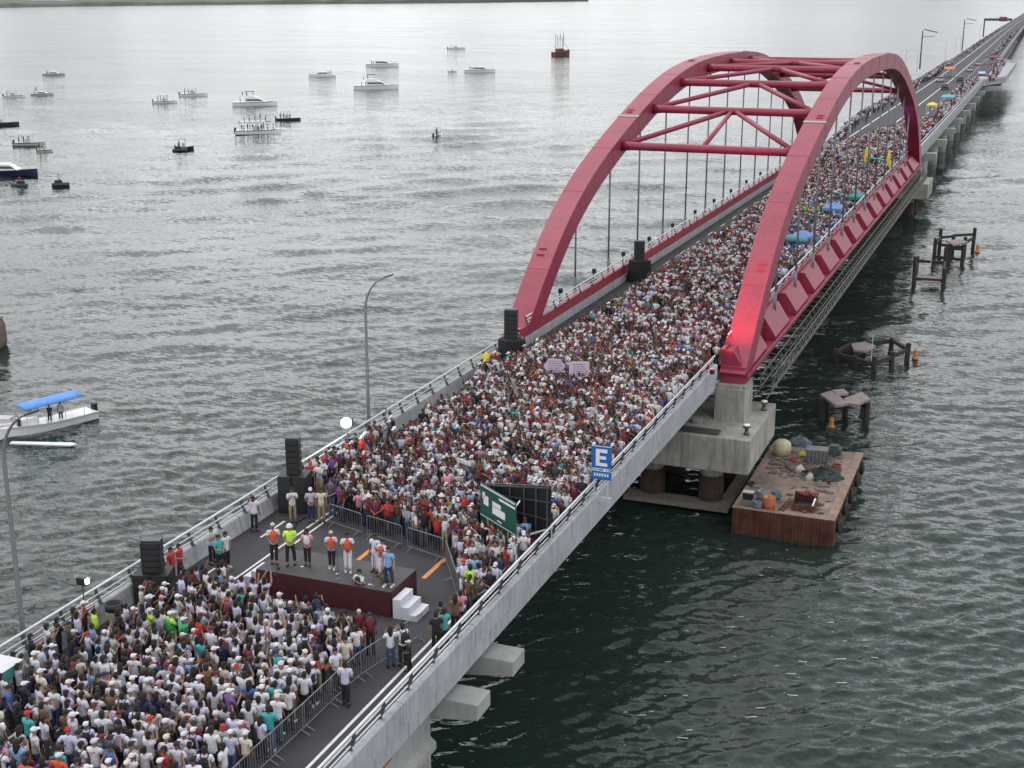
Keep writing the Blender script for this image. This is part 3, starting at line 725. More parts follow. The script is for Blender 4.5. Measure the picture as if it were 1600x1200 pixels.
t = thing('road_sign_frame', 'green direction sign folded against a dark screen frame in the crowd', 'sign')
A = Vector((3.15, 53.9, 0)); B = Vector((5.05, 52.6, 0)); Cc = Vector((6.5, 57.2, 0))
A = at(752, 812, 1.15); A.z = 0; B = at(806, 846, 1.15); B.z = 0; Cc = at(860, 832, 1.15); Cc.z = 0
def panel(a, b_, z0, z1, th, name, m_, par):
    p = MB(); p.beam((a.x, a.y, (z0+z1)/2), (b_.x, b_.y, (z0+z1)/2), th, z1-z0); return part(name, p, m_, par)
g1 = panel(A, B, 1.15, 2.95, .07, 'green_board', M_SIGNG, t)
d_ = (B-A).normalized(); nn = Vector((d_.y, -d_.x, 0))
if nn.dot(CAM-A) < 0: nn = -nn
def on_board(u0, u1, z0, z1, m_, nm):
    p = MB(); L_ = (B-A).length; a2 = A+d_*(u0*L_)+nn*.045; b2 = A+d_*(u1*L_)+nn*.045
    p.beam((a2.x, a2.y, (z0+z1)/2), (b2.x, b2.y, (z0+z1)/2), .012, z1-z0); part(nm, p, m_, g1)
on_board(.10, .24, 2.05, 2.5, M_SIGNW, 'white_arrow'); on_board(.07, .14, 2.3, 2.62, M_SIGNW, 'white_arrow')
on_board(.36, .72, 1.85, 2.2, M_SIGNW, 'white_panel'); on_board(.36, .60, 2.24, 2.44, M_SIGNW, 'white_panel')
on_board(.55, 1.0, 2.66, 2.76, M_SIGNW, 'white_line'); on_board(.5, .62, 1.6, 1.66, M_SIGNW, 'white_line'); on_board(.01, .99, 2.88, 2.93, M_SIGNW, 'white_line'); on_board(.0, 1, 1.45, 1.48, M_SIGNW, 'white_line')
Dd = A+(Cc-B)*1.0
E2 = A+(Cc-B)*.25+Vector((.6, 1.2, 0))
pS = Vector((Cc.x, Cc.y, 0)); 
A2 = at(765, 800, 1.15); A2.z = 0
a0 = A+Vector((.1, .35, 0)); dd0 = (pS-a0).normalized(); n0 = Vector((dd0.y, -dd0.x, 0))*.06
def ztop(u): return 2.85+.55*u
def zbot(u): return 1.35-.45*u
p = MB(); p.sweep([[a0.lerp(pS, u)+n0*k1+Vector((0, 0, z)) for k1, z in ((-1, zbot(u)), (1, zbot(u)), (1, ztop(u)), (-1, ztop(u)))] for u in (0, 1)]); part('dark_screen', p, M_BLACK, t)
for u in (.15, .4, .62, .8, .97):
    q = (A+Vector((.1, .35, 0))).lerp(pS, u)-Vector((.02, .12, 0)); p = MB(); p.beam((q.x, q.y, zbot(u)), (q.x, q.y, ztop(u)), .07, .07); part('frame_upright', p, M_STEELD, t)
for z in (.03, .36, .7, .97):
    a2 = A+Vector((.1, .2, 0)); p = MB(); p.beam((a2.x, a2.y-.02, zbot(0)+(ztop(0)-zbot(0))*z), (pS.x, pS.y-.14, zbot(1)+(ztop(1)-zbot(1))*z), .05, .06); part('frame_rail', p, M_STEELD, t)
for q in (A, B, pS):
    p = MB(); p.tube([(q.x, q.y+.1, 0), (q.x, q.y+.1, 1.4)], .05, 6); part('leg', p, M_GALV, t)
p = MB(); p.beam((B.x, B.y, 1.3), (pS.x, pS.y, 1.35), .06, .06); p.beam((B.x, B.y, 2.8), (B.x, B.y+.5, 2.9), .05, .05); part('brace', p, M_GALV, t)

for k, (px, py) in enumerate(((866, 572), (905, 577))):
    q = at(px, py, 1.9); t = thing('placard', ['left', 'right'][k]+' of two pale handwritten placards held up near the left arch foot', 'placard', q, YAW)
    p = MB(); w_ = .66 if k == 0 else .62
    if k == 0: p.add([(x, 0, z) for x, z in ((-.45, -.45), (.45, -.45), (.68, -.02), (.4, .45), (-.35, .5), (-.68, 0))]+[(x, .03, z) for x, z in ((-.45, -.45), (.45, -.45), (.68, -.02), (.4, .45), (-.35, .5), (-.68, 0))], [(0, 1, 2, 3, 4, 5), (11, 10, 9, 8, 7, 6)]+[(i, (i+1) % 6, 6+(i+1) % 6, 6+i) for i in range(6)])
    else: p.box(-.64, .64, 0, .03, -.5, .5)
    part('card', p, M_PINKW, t)
    p = MB()
    for r_ in range(5):
        x = -.42+.06*(r_ % 2)
        while x < .38:
            w2 = .06+RNG.random()*.14; p.box(x, x+w2, -.008, -.003, .3-r_*.15, .34-r_*.15); x += w2+.05
    part('handwriting', p, mat('purple ink', (.18, .05, .20), .8), t)

# ------------------------------------------------------------------ road furniture on the left
t = thing('drum', 'beige open drum with black lining beside the left parapet', 'bin', (-6.55, 39.9, 0))
p = MB(); p.lathe([(.33, 0), (.34, .05), (.34, .62), (.35, .66), (.34, .7)], n=22); part('body', p, M_BEIGE, t, True)
p = MB(); p.lathe([(.345, .7), (.36, .72), (.36, 1.0), (.30, 1.0), (.29, .8)], n=22); part('liner', p, M_BLACK, t, True)
t = thing('canopy_tent', 'white and green canopy roof corner at the left picture edge', 'tent', (-8.6, 34.9, 0))
p = MB(); p.add([(-1.6, -1.6, 1.3), (1.6, -1.6, 1.3), (1.6, 1.6, 1.3), (-1.6, 1.6, 1.3), (0, 0, 1.9)], [(0, 1, 4), (1, 2, 4), (2, 3, 4), (3, 0, 4)]); part('roof', p, M_WCLOTH, t)
p = MB(); p.box(-1.6, 1.6, -1.62, -1.59, .9, 1.3); p.box(1.59, 1.62, -1.6, 1.6, .9, 1.3); part('valance', p, M_TEAL, t)
p = MB()
for x in (-1.55, 1.55):
    for y in (-1.55, 1.55): p.beam((x, y, 0), (x, y, 1.3), .05, .05)
part('leg', p, M_GALV, t)
t.location = at(-30, 1030, 1.9); t.location.z = .3; t.scale = (.62, .62, 1)
# ------------------------------------------------------------------ barricades
def make_barricade():
    t = thing('barricade', 'steel crowd barrier', 'barrier')
    p = MB(); p.tube([(-1.08, 0, .12), (-1.08, 0, 1.05), (-1.0, 0, 1.1), (1.0, 0, 1.1), (1.08, 0, 1.05), (1.08, 0, .12)], .02, 6); p.tube([(-1.08, 0, .18), (1.08, 0, .18)], .018, 6); part('frame', p, mat('dull barrier steel', (.22, .22, .23), .6, .4, var=.25), t)
    p = MB()
    for k in range(1, 14): x = -1.08+k*2.16/14; p.tube([(x, 0, .18), (x, 0, 1.1)], .010, 4)
    part('bars', p, mat('dull barrier steel', (.22, .22, .23)), t, kind='stuff')
    for x in (-.85, .85):
        p = MB(); p.tube([(x, -.32, .0), (x, -.25, .05), (x, 0, .16), (x, .25, .05), (x, .32, .0)], .018, 6); part('foot', p, mat('dull barrier steel', (.22, .22, .23)), t)
    return t
bar0 = make_barricade(); barn = 0
def barricades(a, b_, where, grp):
    global barn
    a = Vector(a); b_ = Vector(b_); L_ = (b_-a).length; n_ = max(1, round(L_/2.2)); d = (b_-a)/n_
    for k in range(n_):
        c = a+d*(k+.5); o = bar0 if barn == 0 else copy_tree(bar0); barn += 1
        o.location = (c.x, c.y, 0); o.rotation_euler = (0, 0, math.atan2(d.y, d.x)+RNG.normal()*.02)
        o['label'] = f"grey steel crowd barrier, {ORD[k] if k < len(ORD) else 'last'} {where}"; o['group'] = grp
ORD = ['first', 'second', 'third', 'fourth', 'fifth', 'sixth', 'seventh', 'eighth', 'ninth', 'tenth', 'eleventh', 'twelfth']
barricades((4.6, 29.5), (4.7, 39.6), 'from the camera along the right side of the near crowd', 'barriers right of the near crowd')
barricades((4.8, 39.9), (5.4, 43.2), 'beyond the fence gap towards the stage steps', 'barriers near the stage steps')
barricades((-3.9, 52.6), (3.3, 50.6), 'from the left in front of the crowd behind the stage', 'barriers behind the stage')
barricades((3.4, 50.4), (5.3, 47.3), 'on the slanting line right of the stage', 'barriers right of the stage')
barricades((-.2, 31.0), (3.9, 31.3), 'from the left along the bottom picture edge', 'barriers at the bottom edge')
barricades((-6.6, 34.2), (-4.3, 33.7), 'by the cameras at the lower left', 'barriers at the lower left')

# ------------------------------------------------------------------ work barge
bg_ = thing('work_barge', 'rusty flat work barge moored beside the concrete pile cap', 'barge', (10.15, 80.2, 0))
BX, BY = 6.5, 14.0; zt = -7.2
p = MB(); p.box(0, BX, 0, BY, -9.6, zt-.03); part('hull', p, M_RUST, bg_, bevel=.05)
p = MB(); p.box(.06, BX-.06, .06, BY-.06, zt-.028, zt); part('deck', p, M_RDECK, bg_)
p = MB(); p.box(-.03, BX+.03, -.03, .3, zt+.003, zt+.07); p.box(BX-.55, BX+.03, .3, BY+.03, zt+.003, zt+.06); p.box(-.03, .25, .3, BY+.03, zt+.003, zt+.06); part('coaming', p, M_RTOP, bg_, bevel=.015)
for k in range(14):
    x = .3+k*.455; p = MB(); p.box(x-.045, x+.045, -.11, .0, -9.3, zt-.06); part('hull_rib', p, M_RUST, bg_)
for k in range(13):
    y = .8+k*1.03; p = MB(); p.lathe([(.1, 0), (.1, .08)], n=8); o = part('fender_stud', p, M_RUBBER, bg_); o.location = (BX+.02, y, zt-.35); o.rotation_euler = (0, R(90), 0)
for k in range(5):
    o = part('tyre_fender', MB().lathe([(.22, -.1), (.40, -.1), (.44, 0), (.40, .1), (.22, .1), (.2, 0), (.22, -.1)], n=18), M_RUBBER, bg_, True); o.location = (BX+.13, 1.2+k*2.9, zt-.75+.12*math.sin(k*2.3)); o.rotation_euler = (0, R(90), 0)
    q = MB(); q.tube([(BX+.05, 1.2+k*2.9, zt+.05), (BX+.12, 1.2+k*2.9, zt-.45)], .03, 6); part('fender_rope', q, M_WOOD, bg_)
for k in range(9):
    q = MB(); x0_, y0_ = .6+RNG.random()*4.6, 7.4+RNG.random()*4.8; a_ = RNG.random()*3.14; l_ = .5+RNG.random()*1.1
    q.beam((x0_, y0_, zt+.08), (x0_+l_*math.cos(a_), y0_+l_*math.sin(a_), zt+.08+RNG.random()*.45), .08, .06); part('loose_timber', q, M_WOOD if k % 2 else M_RDECK, bg_)
q = MB(); q.box(-.02, BX+.02, -.015, BY+.015, -9.2, -8.82); part('waterline_band', q, mat('algae band', (.03, .04, .02), .9, var=.4), bg_)
def bw(px, py): q = at(px, py, zt); return (q.x, q.y)
x, y = bw(1223, 708); t = thing('storage_tank', 'cream rounded tank at the back left corner of the rusty barge', 'tank', (x, y-.4, zt))
p = MB(); p.lathe([(.45, 0), (.62, .1), (.66, .5), (.62, .9), (.4, 1.1), (.12, 1.18)], n=20); part('body', p, mat('cream plastic', (.42, .38, .26), .5), t, True)
x, y = bw(1276, 722); t = thing('steel_container', 'grey ribbed steel bin at the back of the rusty barge', 'container', (x, y, zt), R(8))
p = MB(); p.box(-.75, .75, -.5, .5, 0, 1.05); part('body', p, mat('grey steel bin', (.16, .16, .17), .6, .3, var=.3), t, bevel=.03)
for k in range(6): p = MB(); p.box(-.68+k*.26, -.62+k*.26, -.54, -.5, .02, 1.0); part('rib', p, M_STEELD, t)
x, y = bw(1303, 712); t = thing('equipment_box', 'dark blue-grey machine box right of the ribbed bin on the barge', 'machine', (x, y, zt))
p = MB(); p.box(-.5, .5, -.4, .4, 0, .65); p.box(-.3, .3, -.3, .3, .65, .82); part('body', p, mat('slate paint', (.05, .06, .07), .6, var=.3), t, bevel=.04)
x, y = bw(1250, 695); t = thing('tarp_heap', 'grey-blue tarpaulin heap behind the tank and bin on the barge', 'tarpaulin', (x, y, zt))
def heap(rx, ry, h, m_, name, par, seed, rough=.25, n_=14):
    rg = np.random.default_rng(seed); p = MB(); secs = []
    for i, f in enumerate((0, .3, .6, .85, 1.0)):
        rr = math.cos(f*math.pi/2)**.6 if f < 1 else .05
        secs.append([(rx*rr*math.cos(a)*(1+rough*(rg.random()-.5)), ry*rr*math.sin(a)*(1+rough*(rg.random()-.5)), h*f*(1+rough*(rg.random()-.5))) for a in np.linspace(0, 2*math.pi, n_, endpoint=False)])
    p.sweep(secs); return part(name, p, m_, par)
heap(.9, .6, .7, mat('grey tarpaulin', (.10, .13, .15), .8, var=.4), 'cloth', t, 3, .5)
x, y = bw(1285, 745); t = thing('net_heap', 'dark heap of nets and hoses in the middle of the barge', 'nets', (x, y, zt))
heap(1.35, 1.0, .6, mat('dark net', (.035, .045, .045), .9, var=.6, scale=5, bump=.8, bscale=20), 'pile', t, 5, .6, 22)
p = MB()
for k in range(5):
    c = Vector((RNG.normal()*.35, RNG.normal()*.3, .35)); p.tube([c+Vector((.35*math.cos(a), .3*math.sin(a), .05*math.sin(a*2+k)+.1)) for a in np.linspace(0, 5.8, 14)], .04, 6)
part('hose', p, M_RUBBER, t, True)
x, y = bw(1306, 735); t = thing('rope_coil', 'reddish coil of rope beside the dark nets on the barge', 'rope', (x, y, zt))
p = MB()
for k in range(6): p.tube([(.38*math.cos(a)*(1-.05*k), .32*math.sin(a), .06+.07*k+.03*math.sin(3*a)) for a in np.linspace(0, 6.2, 16)], .035, 6)
part('loops', p, mat('red rope', (.20, .07, .05), .9, var=.5, scale=9), t, True)
for k, (px, py, c, l_) in enumerate(((1240, 722, (.22, .05, .05), 'dark red bag heap right of the cream tank on the barge'), (1254, 713, (.45, .36, .08), 'small yellow bag among the debris on the barge'), (1250, 735, (.55, .52, .45), 'small white sack in front of the red heap on the barge'), (1265, 748, (.38, .40, .38), 'pale grey sack in front of the nets on the barge'), (1291, 741, (.30, .34, .32), 'grey-green sack at the right edge of the nets'))):
    x, y = bw(px, py); t = thing('sack', l_, 'sack', (x, y, zt)); heap(.32, .25, .42, mat('sack cloth %d' % k, c, .9, var=.3), 'cloth', t, 20+k, .35, 9)
x, y = bw(1295, 757); t = thing('mooring_bitt', 'small dark mooring bitt on the open right part of the barge deck', 'bollard', (x, y, zt))
p = MB(); p.lathe([(.1, 0), (.1, .2), (.14, .24), (.13, .3)], n=12); part('post', p, M_RUST, t)
x, y = bw(1258, 792); t = thing('open_bin', 'open rusty rectangular bin at the front edge of the barge', 'container', (x-.05, y+.1, zt), R(3))
for nm, bx in (('side_wall', (-.75, .75, -1.05, -1.0, 0, .45)), ('side_wall', (-.75, .75, 1.0, 1.05, 0, .62)), ('side_wall', (-.75, -.69, -1.0, 1.0, 0, .45)), ('side_wall', (.69, .75, -1.0, 1.0, 0, .45)), ('floor', (-.69, .69, -1.0, 1.0, .01, .04))):
    p = MB(); p.box(*bx); part(nm, p, M_RUST if nm != 'floor' else M_BLACK, t)
p = MB(); p.beam((.5, -.8, .1), (.62, .4, .45), .1, .06); part('white_plank', p, M_SIGNW, t)
p = MB()
for k in range(7): p.beam((-.65+k*.2, 1.0, .62), (-.5+k*.2+RNG.random()*.2, .5+RNG.random()*.3, .5), .06, .04)
part('scrap_bars', p, M_REDD, t)
x, y = bw(1226, 792); t = thing('ladder', 'short rusty ladder leaning on the open bin on the barge', 'ladder', (x+.1, y, zt), R(-14))
p = MB(); p.beam((-.15, -.9, .05), (-.15, .9, .3), .05, .05); p.beam((.15, -.9, .05), (.15, .9, .3), .05, .05); part('rail', p, M_RUST, t)
for k in range(7): p = MB(); p.beam((-.15, -.75+k*.25, .07+k*.035), (.15, -.75+k*.25, .07+k*.035), .04, .04); part('rung', p, M_RUST, t)
for k, (px, py, c, h, r_, l_) in enumerate(((1201, 795, (.38, .10, .04), .85, .42, 'orange-red drum at the front edge of the barge'), (1190, 782, (.13, .16, .18), .7, .35, 'blue-grey drum behind the orange drum on the barge'), (1212, 780, (.07, .12, .13), .6, .3, 'dark teal drum right of the orange drum on the barge'), (1184, 795, (.10, .13, .15), .5, .28, 'small dark drum left of the orange drum on the barge'))):
    x, y = bw(px, py); t = thing('barge_drum', l_, 'drum', (x, y, zt)); p = MB(); p.lathe([(r_*.96, 0), (r_, .04), (r_*.95, h*.33), (r_, h*.36), (r_*.95, h*.4), (r_, h*.68), (r_*.95, h*.72), (r_, h*.96), (r_*.9, h), (r_*.86, h-.03)], n=18); part('body', p, mat('drum paint %d' % k, c, .6, var=.35, scale=4), t, True)
    p = MB(); p.lathe([(.05, h-.02), (.05, h+.02)], n=8); part('bung', p, M_STEELD, t)
x, y = bw(1165, 790); t = thing('generator', 'black and grey generator at the front left corner of the barge', 'generator', (x+.1, y+.3, zt))
p = MB(); p.box(-.4, .4, -.3, .3, 0, .4); part('body', p, mat('grey machine', (.16, .16, .16), .6), t, bevel=.03)
p = MB(); p.box(-.33, .33, -.32, .2, .42, .85); part('engine', p, M_BLACK, t, bevel=.05)
p = MB(); p.box(-.36, .36, -.28, .22, .86, .90); part('top_cover', p, M_CONC, t)
x, y = bw(1170, 757); t = thing('tyre_fender', 'black tyre lying near the left edge of the barge', 'tyre', (x+.15, y, zt+.1))
p = MB()
prof = [(.26+.09*math.cos(a), .09*math.sin(a)) for a in np.linspace(0, 2*math.pi, 9)]
vs_ = []; 
for k in range(20):
    th = 2*math.pi*k/20; vs_.append([(r_*math.cos(th), r_*math.sin(th), z) for r_, z in prof[:-1]])
vs_.append(vs_[0]); p.sweep(vs_, closed=True); part('tyre', p, M_RUBBER, t, True)

p = MB()
for k in range(300):
    u_, v_ = RNG.random(2)
    if k < 210: x, y = 10.9+RNG.random()*4.4, 87.4+RNG.random()*5.4
    else: x, y = 10.6+u_*5.2, 80.8+v_*12.5
    r_ = .05+RNG.random()*.14; p.cbox((x, y, zt+r_*.3), (r_*(1+RNG.random()*2), r_*(1+RNG.random()), r_*.8))
o = part('barge_debris', p, mat('mixed debris', (.15, .12, .10), .9, var=.9, scale=3)); o['kind'] = 'stuff'; o['label'] = 'small debris strewn over the rusty barge deck'; o['category'] = 'debris'
fm = MB()
for k in range(150):
    q = at(860+RNG.random()*520, 700+RNG.random()*480, WATER)
    if q.x < 8.9 or (9.8 < q.x < 17.2 and 79.5 < q.y < 95) : continue
    a = RNG.random()*.5; L_ = .06+RNG.random()**3*.5
    fm.add([(q.x, q.y, WATER+.01), (q.x+L_, q.y+a*L_, WATER+.01), (q.x+L_*.9, q.y+a*L_+.06, WATER+.01), (q.x+.02, q.y+.05, WATER+.01)], [(0, 1, 2, 3)])
o = part('foam', fm, mat('foam', (.5, .52, .5), .8)); o['kind'] = 'stuff'; o['label'] = 'small white flecks of foam on the dark water'; o['category'] = 'foam'
# ------------------------------------------------------------------ ruined pile frames + buoys
def pile_frame(label, posts, beams, slabs, marker=None):
    c = Vector((sum(q[0] for q in posts)/len(posts), sum(q[1] for q in posts)/len(posts), WATER))
    t = thing('pile_frame', label, 'pile ruin', c)
    for q in posts:
        p = MB(); p.tube([(q[0]-c.x, q[1]-c.y, -2.5), (q[0]-c.x+q[3], q[1]-c.y, q[2])], [.27, .24], 9); part('timber_pile', p, M_WOOD, t)
    for a, b_, z in beams:
        a = posts[a]; b_ = posts[b_]; p = MB(); p.beam((a[0]-c.x, a[1]-c.y, z), (b_[0]-c.x, b_[1]-c.y, z), .3, .34); part('cross_beam', p, M_WOOD, t)
    for poly, z in slabs:
        p = MB(); p.prism([(x-c.x, y-c.y) for x, y in poly], z, z+.22); part('broken_slab', p, mat('stained slab', (.25, .21, .20), .9, var=.3, scale=1.2), t, bevel=.02)
    if marker:
        p = MB(); p.tube([(marker[0]-c.x, marker[1]-c.y, .2), (marker[0]-c.x, marker[1]-c.y, marker[2])], .05, 6); part('marker_pole', p, M_GALV, t)
    return t
def P_(px, py, h, lean=0): q = at(px, py, WATER); return (q.x, q.y, h, lean)
ps = [P_(1283, 657, 1.9), P_(1353, 663, 1.9), P_(1349, 640, 1.9), P_(1292, 640, 1.9), P_(1320, 650, 1.7)]
def S_(L_, z): return ([(at(px, py, WATER+z).x, at(px, py, WATER+z).y) for px, py in L_], z)
pile_frame('dark timber piles carrying two broken concrete slabs nearest the barge', ps, [(0, 4, 1.55), (4, 1, 1.55), (1, 2, 1.55), (0, 3, 1.55)], [S_([(1281, 619), (1300, 614), (1326, 634), (1305, 637)], 1.9), S_([(1318, 626), (1347, 616), (1359, 626), (1340, 636), (1325, 634)], 1.9), S_([(1300, 613), (1318, 611), (1326, 618), (1308, 620)], 1.95)])
ps = [P_(1306, 564, 1.2), P_(1335, 572, 1.0), P_(1365, 581, 1.5), P_(1393, 572, 1.4), P_(1416, 563, 1.7, .1), P_(1392, 548, 1.3), P_(1350, 552, 1.2), P_(1332, 548, 1.3)]
pile_frame('low dark pile ruin with a tilted slab and thin marker pole in mid distance', ps, [(0, 1, .7), (1, 2, .7), (2, 3, .9), (3, 4, 1.0), (4, 5, 1.1), (5, 6, 1.0), (6, 7, .8), (0, 7, .8)], [S_([(1330, 540), (1350, 537), (1368, 543), (1352, 552), (1334, 550)], 1.1)], marker=(*P_(1360, 575, 0)[:2], 3.2))
ps = [P_(1428, 447, 3.6, -.1), P_(1473, 450, 2.4, .1), P_(1475, 425, 3.2), P_(1432, 422, 1.8)]
pile_frame('square dark pile frame with tall left post, third ruin from the barge', ps, [(0, 1, .9), (3, 2, 1.2), (0, 3, 1.0), (1, 2, 1.3)], [S_([(1440, 434), (1468, 434), (1468, 443), (1440, 443)], .6)], marker=(*P_(1452, 440, 0)[:2], 2.6))
ps = [P_(1459, 408, 3.0), P_(1467, 396, 3.4), P_(1482, 412, 2.6), P_(1503, 413, 2.6), P_(1506, 400, 2.6), P_(1519, 392, 3.2, .1), P_(1488, 394, 2.4)]
pile_frame('farthest dark pile ruin beside the small orange buoy', ps, [(0, 1, 2.2), (0, 3, .6), (2, 3, 2.0), (1, 6, 2.2), (6, 5, 2.3), (4, 5, 1.8), (1, 4, 1.2), (3, 4, 1.6)], [S_([(1478, 378), (1500, 376), (1512, 380), (1490, 385)], 2.5)])
def buoy(px, py, s_, label):
    q = at(px, py, WATER); t = thing('channel_buoy', label, 'buoy', q); t.scale = (s_*.72,)*3
    p = MB(); p.lathe([(.35, -.2), (.5, -.02), (.5, .12), (.36, .2), (.3, .3), (.28, 1.1), (.2, 1.3), (.05, 1.36)], n=16); part('float', p, M_ORANGE, t, True)
    p = MB(); p.tube([(0, 0, 1.34), (0, 0, 1.75)], .03, 6); part('light', p, M_STEELD, t)
buoy(1299, 667, .85, 'orange buoy under the slabs of the nearest pile ruin'); buoy(1430, 560, .95, 'orange buoy right of the low pile ruin in mid distance'); buoy(1527, 394, 1.1, 'small orange buoy beside the farthest pile ruin')
q = at(-2, 545, WATER); t = thing('mooring_dolphin', 'brown rusty hull end cut by the left picture edge', 'barge', q, YAW)
p = MB(); p.sweep([[(-4, y, -.6), (.0, y, -.6), (.3, y, .5), (.25, y, 2.2), (.0, y, 2.7), (-4, y, 2.7)] for y in (-1.6, 1.8)]); part('hull', p, mat('greyed rusty hull', (.15, .105, .085), .9, var=.5), t, bevel=.1)
p = MB(); p.box(-4, .05, -1.7, 1.9, 2.72, 2.9); part('top_edge', p, M_RTOP, t)

# ------------------------------------------------------------------ boats
def hull_sections(L_, B_, H_, flare=.25, sheer=.25, n_=13):
    secs = []
    for i in range(n_):
        s_ = i/(n_-1); x = -L_/2+L_*s_
        wf = 1 if s_ < .45 else max(.015, 1-((s_-.45)/.55)**2.0)
        top = H_*(1+sheer*max(0, s_-.3)**1.5*2); wb_ = B_/2*wf; wl = wb_*(1-flare*(.4+s_*.6))
        xs = x+(0 if s_ < .9 else (s_-.9)*L_*.25)
        secs.append([(xs, -wb_, top), (xs-.0, -wl, .0), (xs, -wl*.4, -.35), (xs, wl*.4, -.35), (xs, wl, .0), (xs, wb_, top)])
    return secs
def cabin(mb, x0, x1, w_, z0, z1, rake0=.1, rake1=.5, taper=.85, mi=0):
    h = z1-z0
    mb.add([(x0, -w_/2, z0), (x1, -w_/2, z0), (x1, w_/2, z0), (x0, w_/2, z0), (x0+rake0*h, -w_/2*taper, z1), (x1-rake1*h, -w_/2*taper, z1), (x1-rake1*h, w_/2*taper, z1), (x0+rake0*h, w_/2*taper, z1)],
           [(0, 3, 2, 1), (4, 5, 6, 7), (0, 1, 5, 4), (1, 2, 6, 5), (2, 3, 7, 6), (3, 0, 4, 7)], mi)
BOAT_PEOPLE = []
def boat(kind, px, py, lpx, ang, label, hullm=None, cat='boat', name=None, fly=False, people=3):
    q = at(px, py, WATER); L_ = lpx*(q-CAM).length/FPX
    rz = YAW+R(ang); cs = abs(math.cos(R(ang))); L_ = L_/max(.45, cs)
    B_ = L_*.28; H_ = max(.5, L_*.085)
    t = thing(name or {'yacht': 'motor_yacht', 'open': 'open_boat', 'cat': 'party_boat', 'ski': 'jet_ski'}.get(kind, 'boat'), label, cat, q, rz)
    hm = hullm or M_BOATW
    if kind == 'ski':
        p = MB(); p.sweep(hull_sections(L_, L_*.38, L_*.16, n_=9)); part('hull', p, M_BOATD, t, True)
        p = MB(); cabin(p, -L_*.35, L_*.15, L_*.2, L_*.15, L_*.34); part('seat', p, M_BLACK, t)
        p = MB(); p.tube([(L_*.12, -.3, L_*.4), (L_*.12, .3, L_*.4)], .05, 6); part('handlebar', p, M_STEELD, t)
        BOAT_PEOPLE.append((q+Matrix.Rotation(rz, 3, 'Z')@Vector((-.2, 0, .35)), .95)); return t
    p = MB(); secs = hull_sections(L_, B_, H_); p.sweep(secs); part('hull', p, hm, t)
    p = MB(); p.sweep([[(s[0][0], s[0][1]-.04, s[0][2]+.02), (s[0][0], s[0][1]-.04, s[0][2]-.14), (s[0][0], s[0][1]+.03, s[0][2]-.14), (s[0][0], s[0][1]+.03, s[0][2]+.02)] for s in secs[:-1]]); part('shadow_line', p, M_BOATD, t)  # dark strip along one side of the sheer, added as a shadow line
    z0 = H_
    if kind == 'yacht':
        p = MB(); cabin(p, -L_*.22, L_*.26, B_*.74, z0, z0+L_*.085, .1, 1.6); part('cabin', p, M_BOATW, t)
        p = MB(); cabin(p, -L_*.19, L_*.20, B_*.755, z0+L_*.03, z0+L_*.068, .1, 1.6, .9); part('cabin_window', p, M_GLASS, t)
        p = MB(); cabin(p, -L_*.30, L_*.10, B_*.70, z0+L_*.087, z0+L_*.105, 0, .4); part('cabin_roof', p, M_BOATW, t)
        if fly:
            p = MB(); cabin(p, -L_*.22, L_*.04, B_*.6, z0+L_*.107, z0+L_*.15, .1, .9); part('flybridge', p, M_BOATW, t)
            p = MB(); p.box(-L_*.2, L_*.0, -B_*.27, B_*.27, z0+L_*.235, z0+L_*.245); 
            for x in (-L_*.18, -L_*.02):
                for y in (-B_*.24, B_*.24): p.tube([(x, y, z0+L_*.13), (x, y, z0+L_*.236)], .05, 5)
            part('bimini_top', p, M_BOATD if L_ > 12 else M_BOATW, t)
        else:
            p = MB(); p.tube([(-L_*.16, -B_*.3, z0+L_*.1), (-L_*.2, -B_*.28, z0+L_*.16), (-L_*.2, B_*.28, z0+L_*.16), (-L_*.16, B_*.3, z0+L_*.1)], .09, 6); part('radar_arch', p, M_BOATW, t)
        p = MB(); 
        for sgn in (-1, 1): p.tube([(L_*.15, sgn*B_*.42, z0*1.1+.7), (L_*.38, sgn*B_*.26, z0*1.25+.75), (L_*.52, 0, z0*1.4+.7)], .035, 5)
        part('bow_rail', p, M_GALV, t)
        for k in range(people): BOAT_PEOPLE.append((q+Matrix.Rotation(rz, 3, 'Z')@Vector((-L_*.32+k*L_*.05, (k % 3-1)*B_*.2, H_ if not (fly and k % 2) else H_+L_*.11)), 1))
    elif kind in ('open', 'cat'):
        p = MB(); 
        x0, x1, zt_ = (-L_*.30, L_*.12, z0+1.9) if kind == 'open' else (-L_*.42, L_*.30, z0+2.1)
        p.box(x0, x1, -B_*.36, B_*.36, zt_, zt_+.1); part('canopy', p, M_BOATG if kind == 'open' else M_BOATD, t)
        for x in (x0+.2, x1-.2):
            for y in (-B_*.33, B_*.33): p = MB(); p.tube([(x, y, z0-.1), (x, y, zt_)], .05, 5); part('canopy_post', p, M_GALV, t)
        p = MB(); cabin(p, -L_*.12, L_*.06, B_*.3, z0-.1, z0+.95, .1, .3); part('console', p, M_BOATG, t)
        p = MB(); p.box(-L_*.53, -L_*.48, -.25, .25, 0, z0+.6); part('outboard', p, M_BLACK, t, bevel=.05)
        if kind == 'cat':
            p = MB(); p.box(-L_*.38, L_*.2, -B_*.3, B_*.3, zt_+.1, zt_+.14)
            for x in np.linspace(-L_*.38, L_*.2, 6):
                for y in (-B_*.3, B_*.3): p.tube([(x, y, zt_+.1), (x, y, zt_+1.0)], .03, 4)
            part('upper_deck', p, M_BOATW, t)
            for k in range(10): BOAT_PEOPLE.append((q+Matrix.Rotation(rz, 3, 'Z')@Vector((-L_*.35+k*L_*.06, (k % 3-1)*B_*.2, zt_+.12 if k % 2 else H_)), 1))
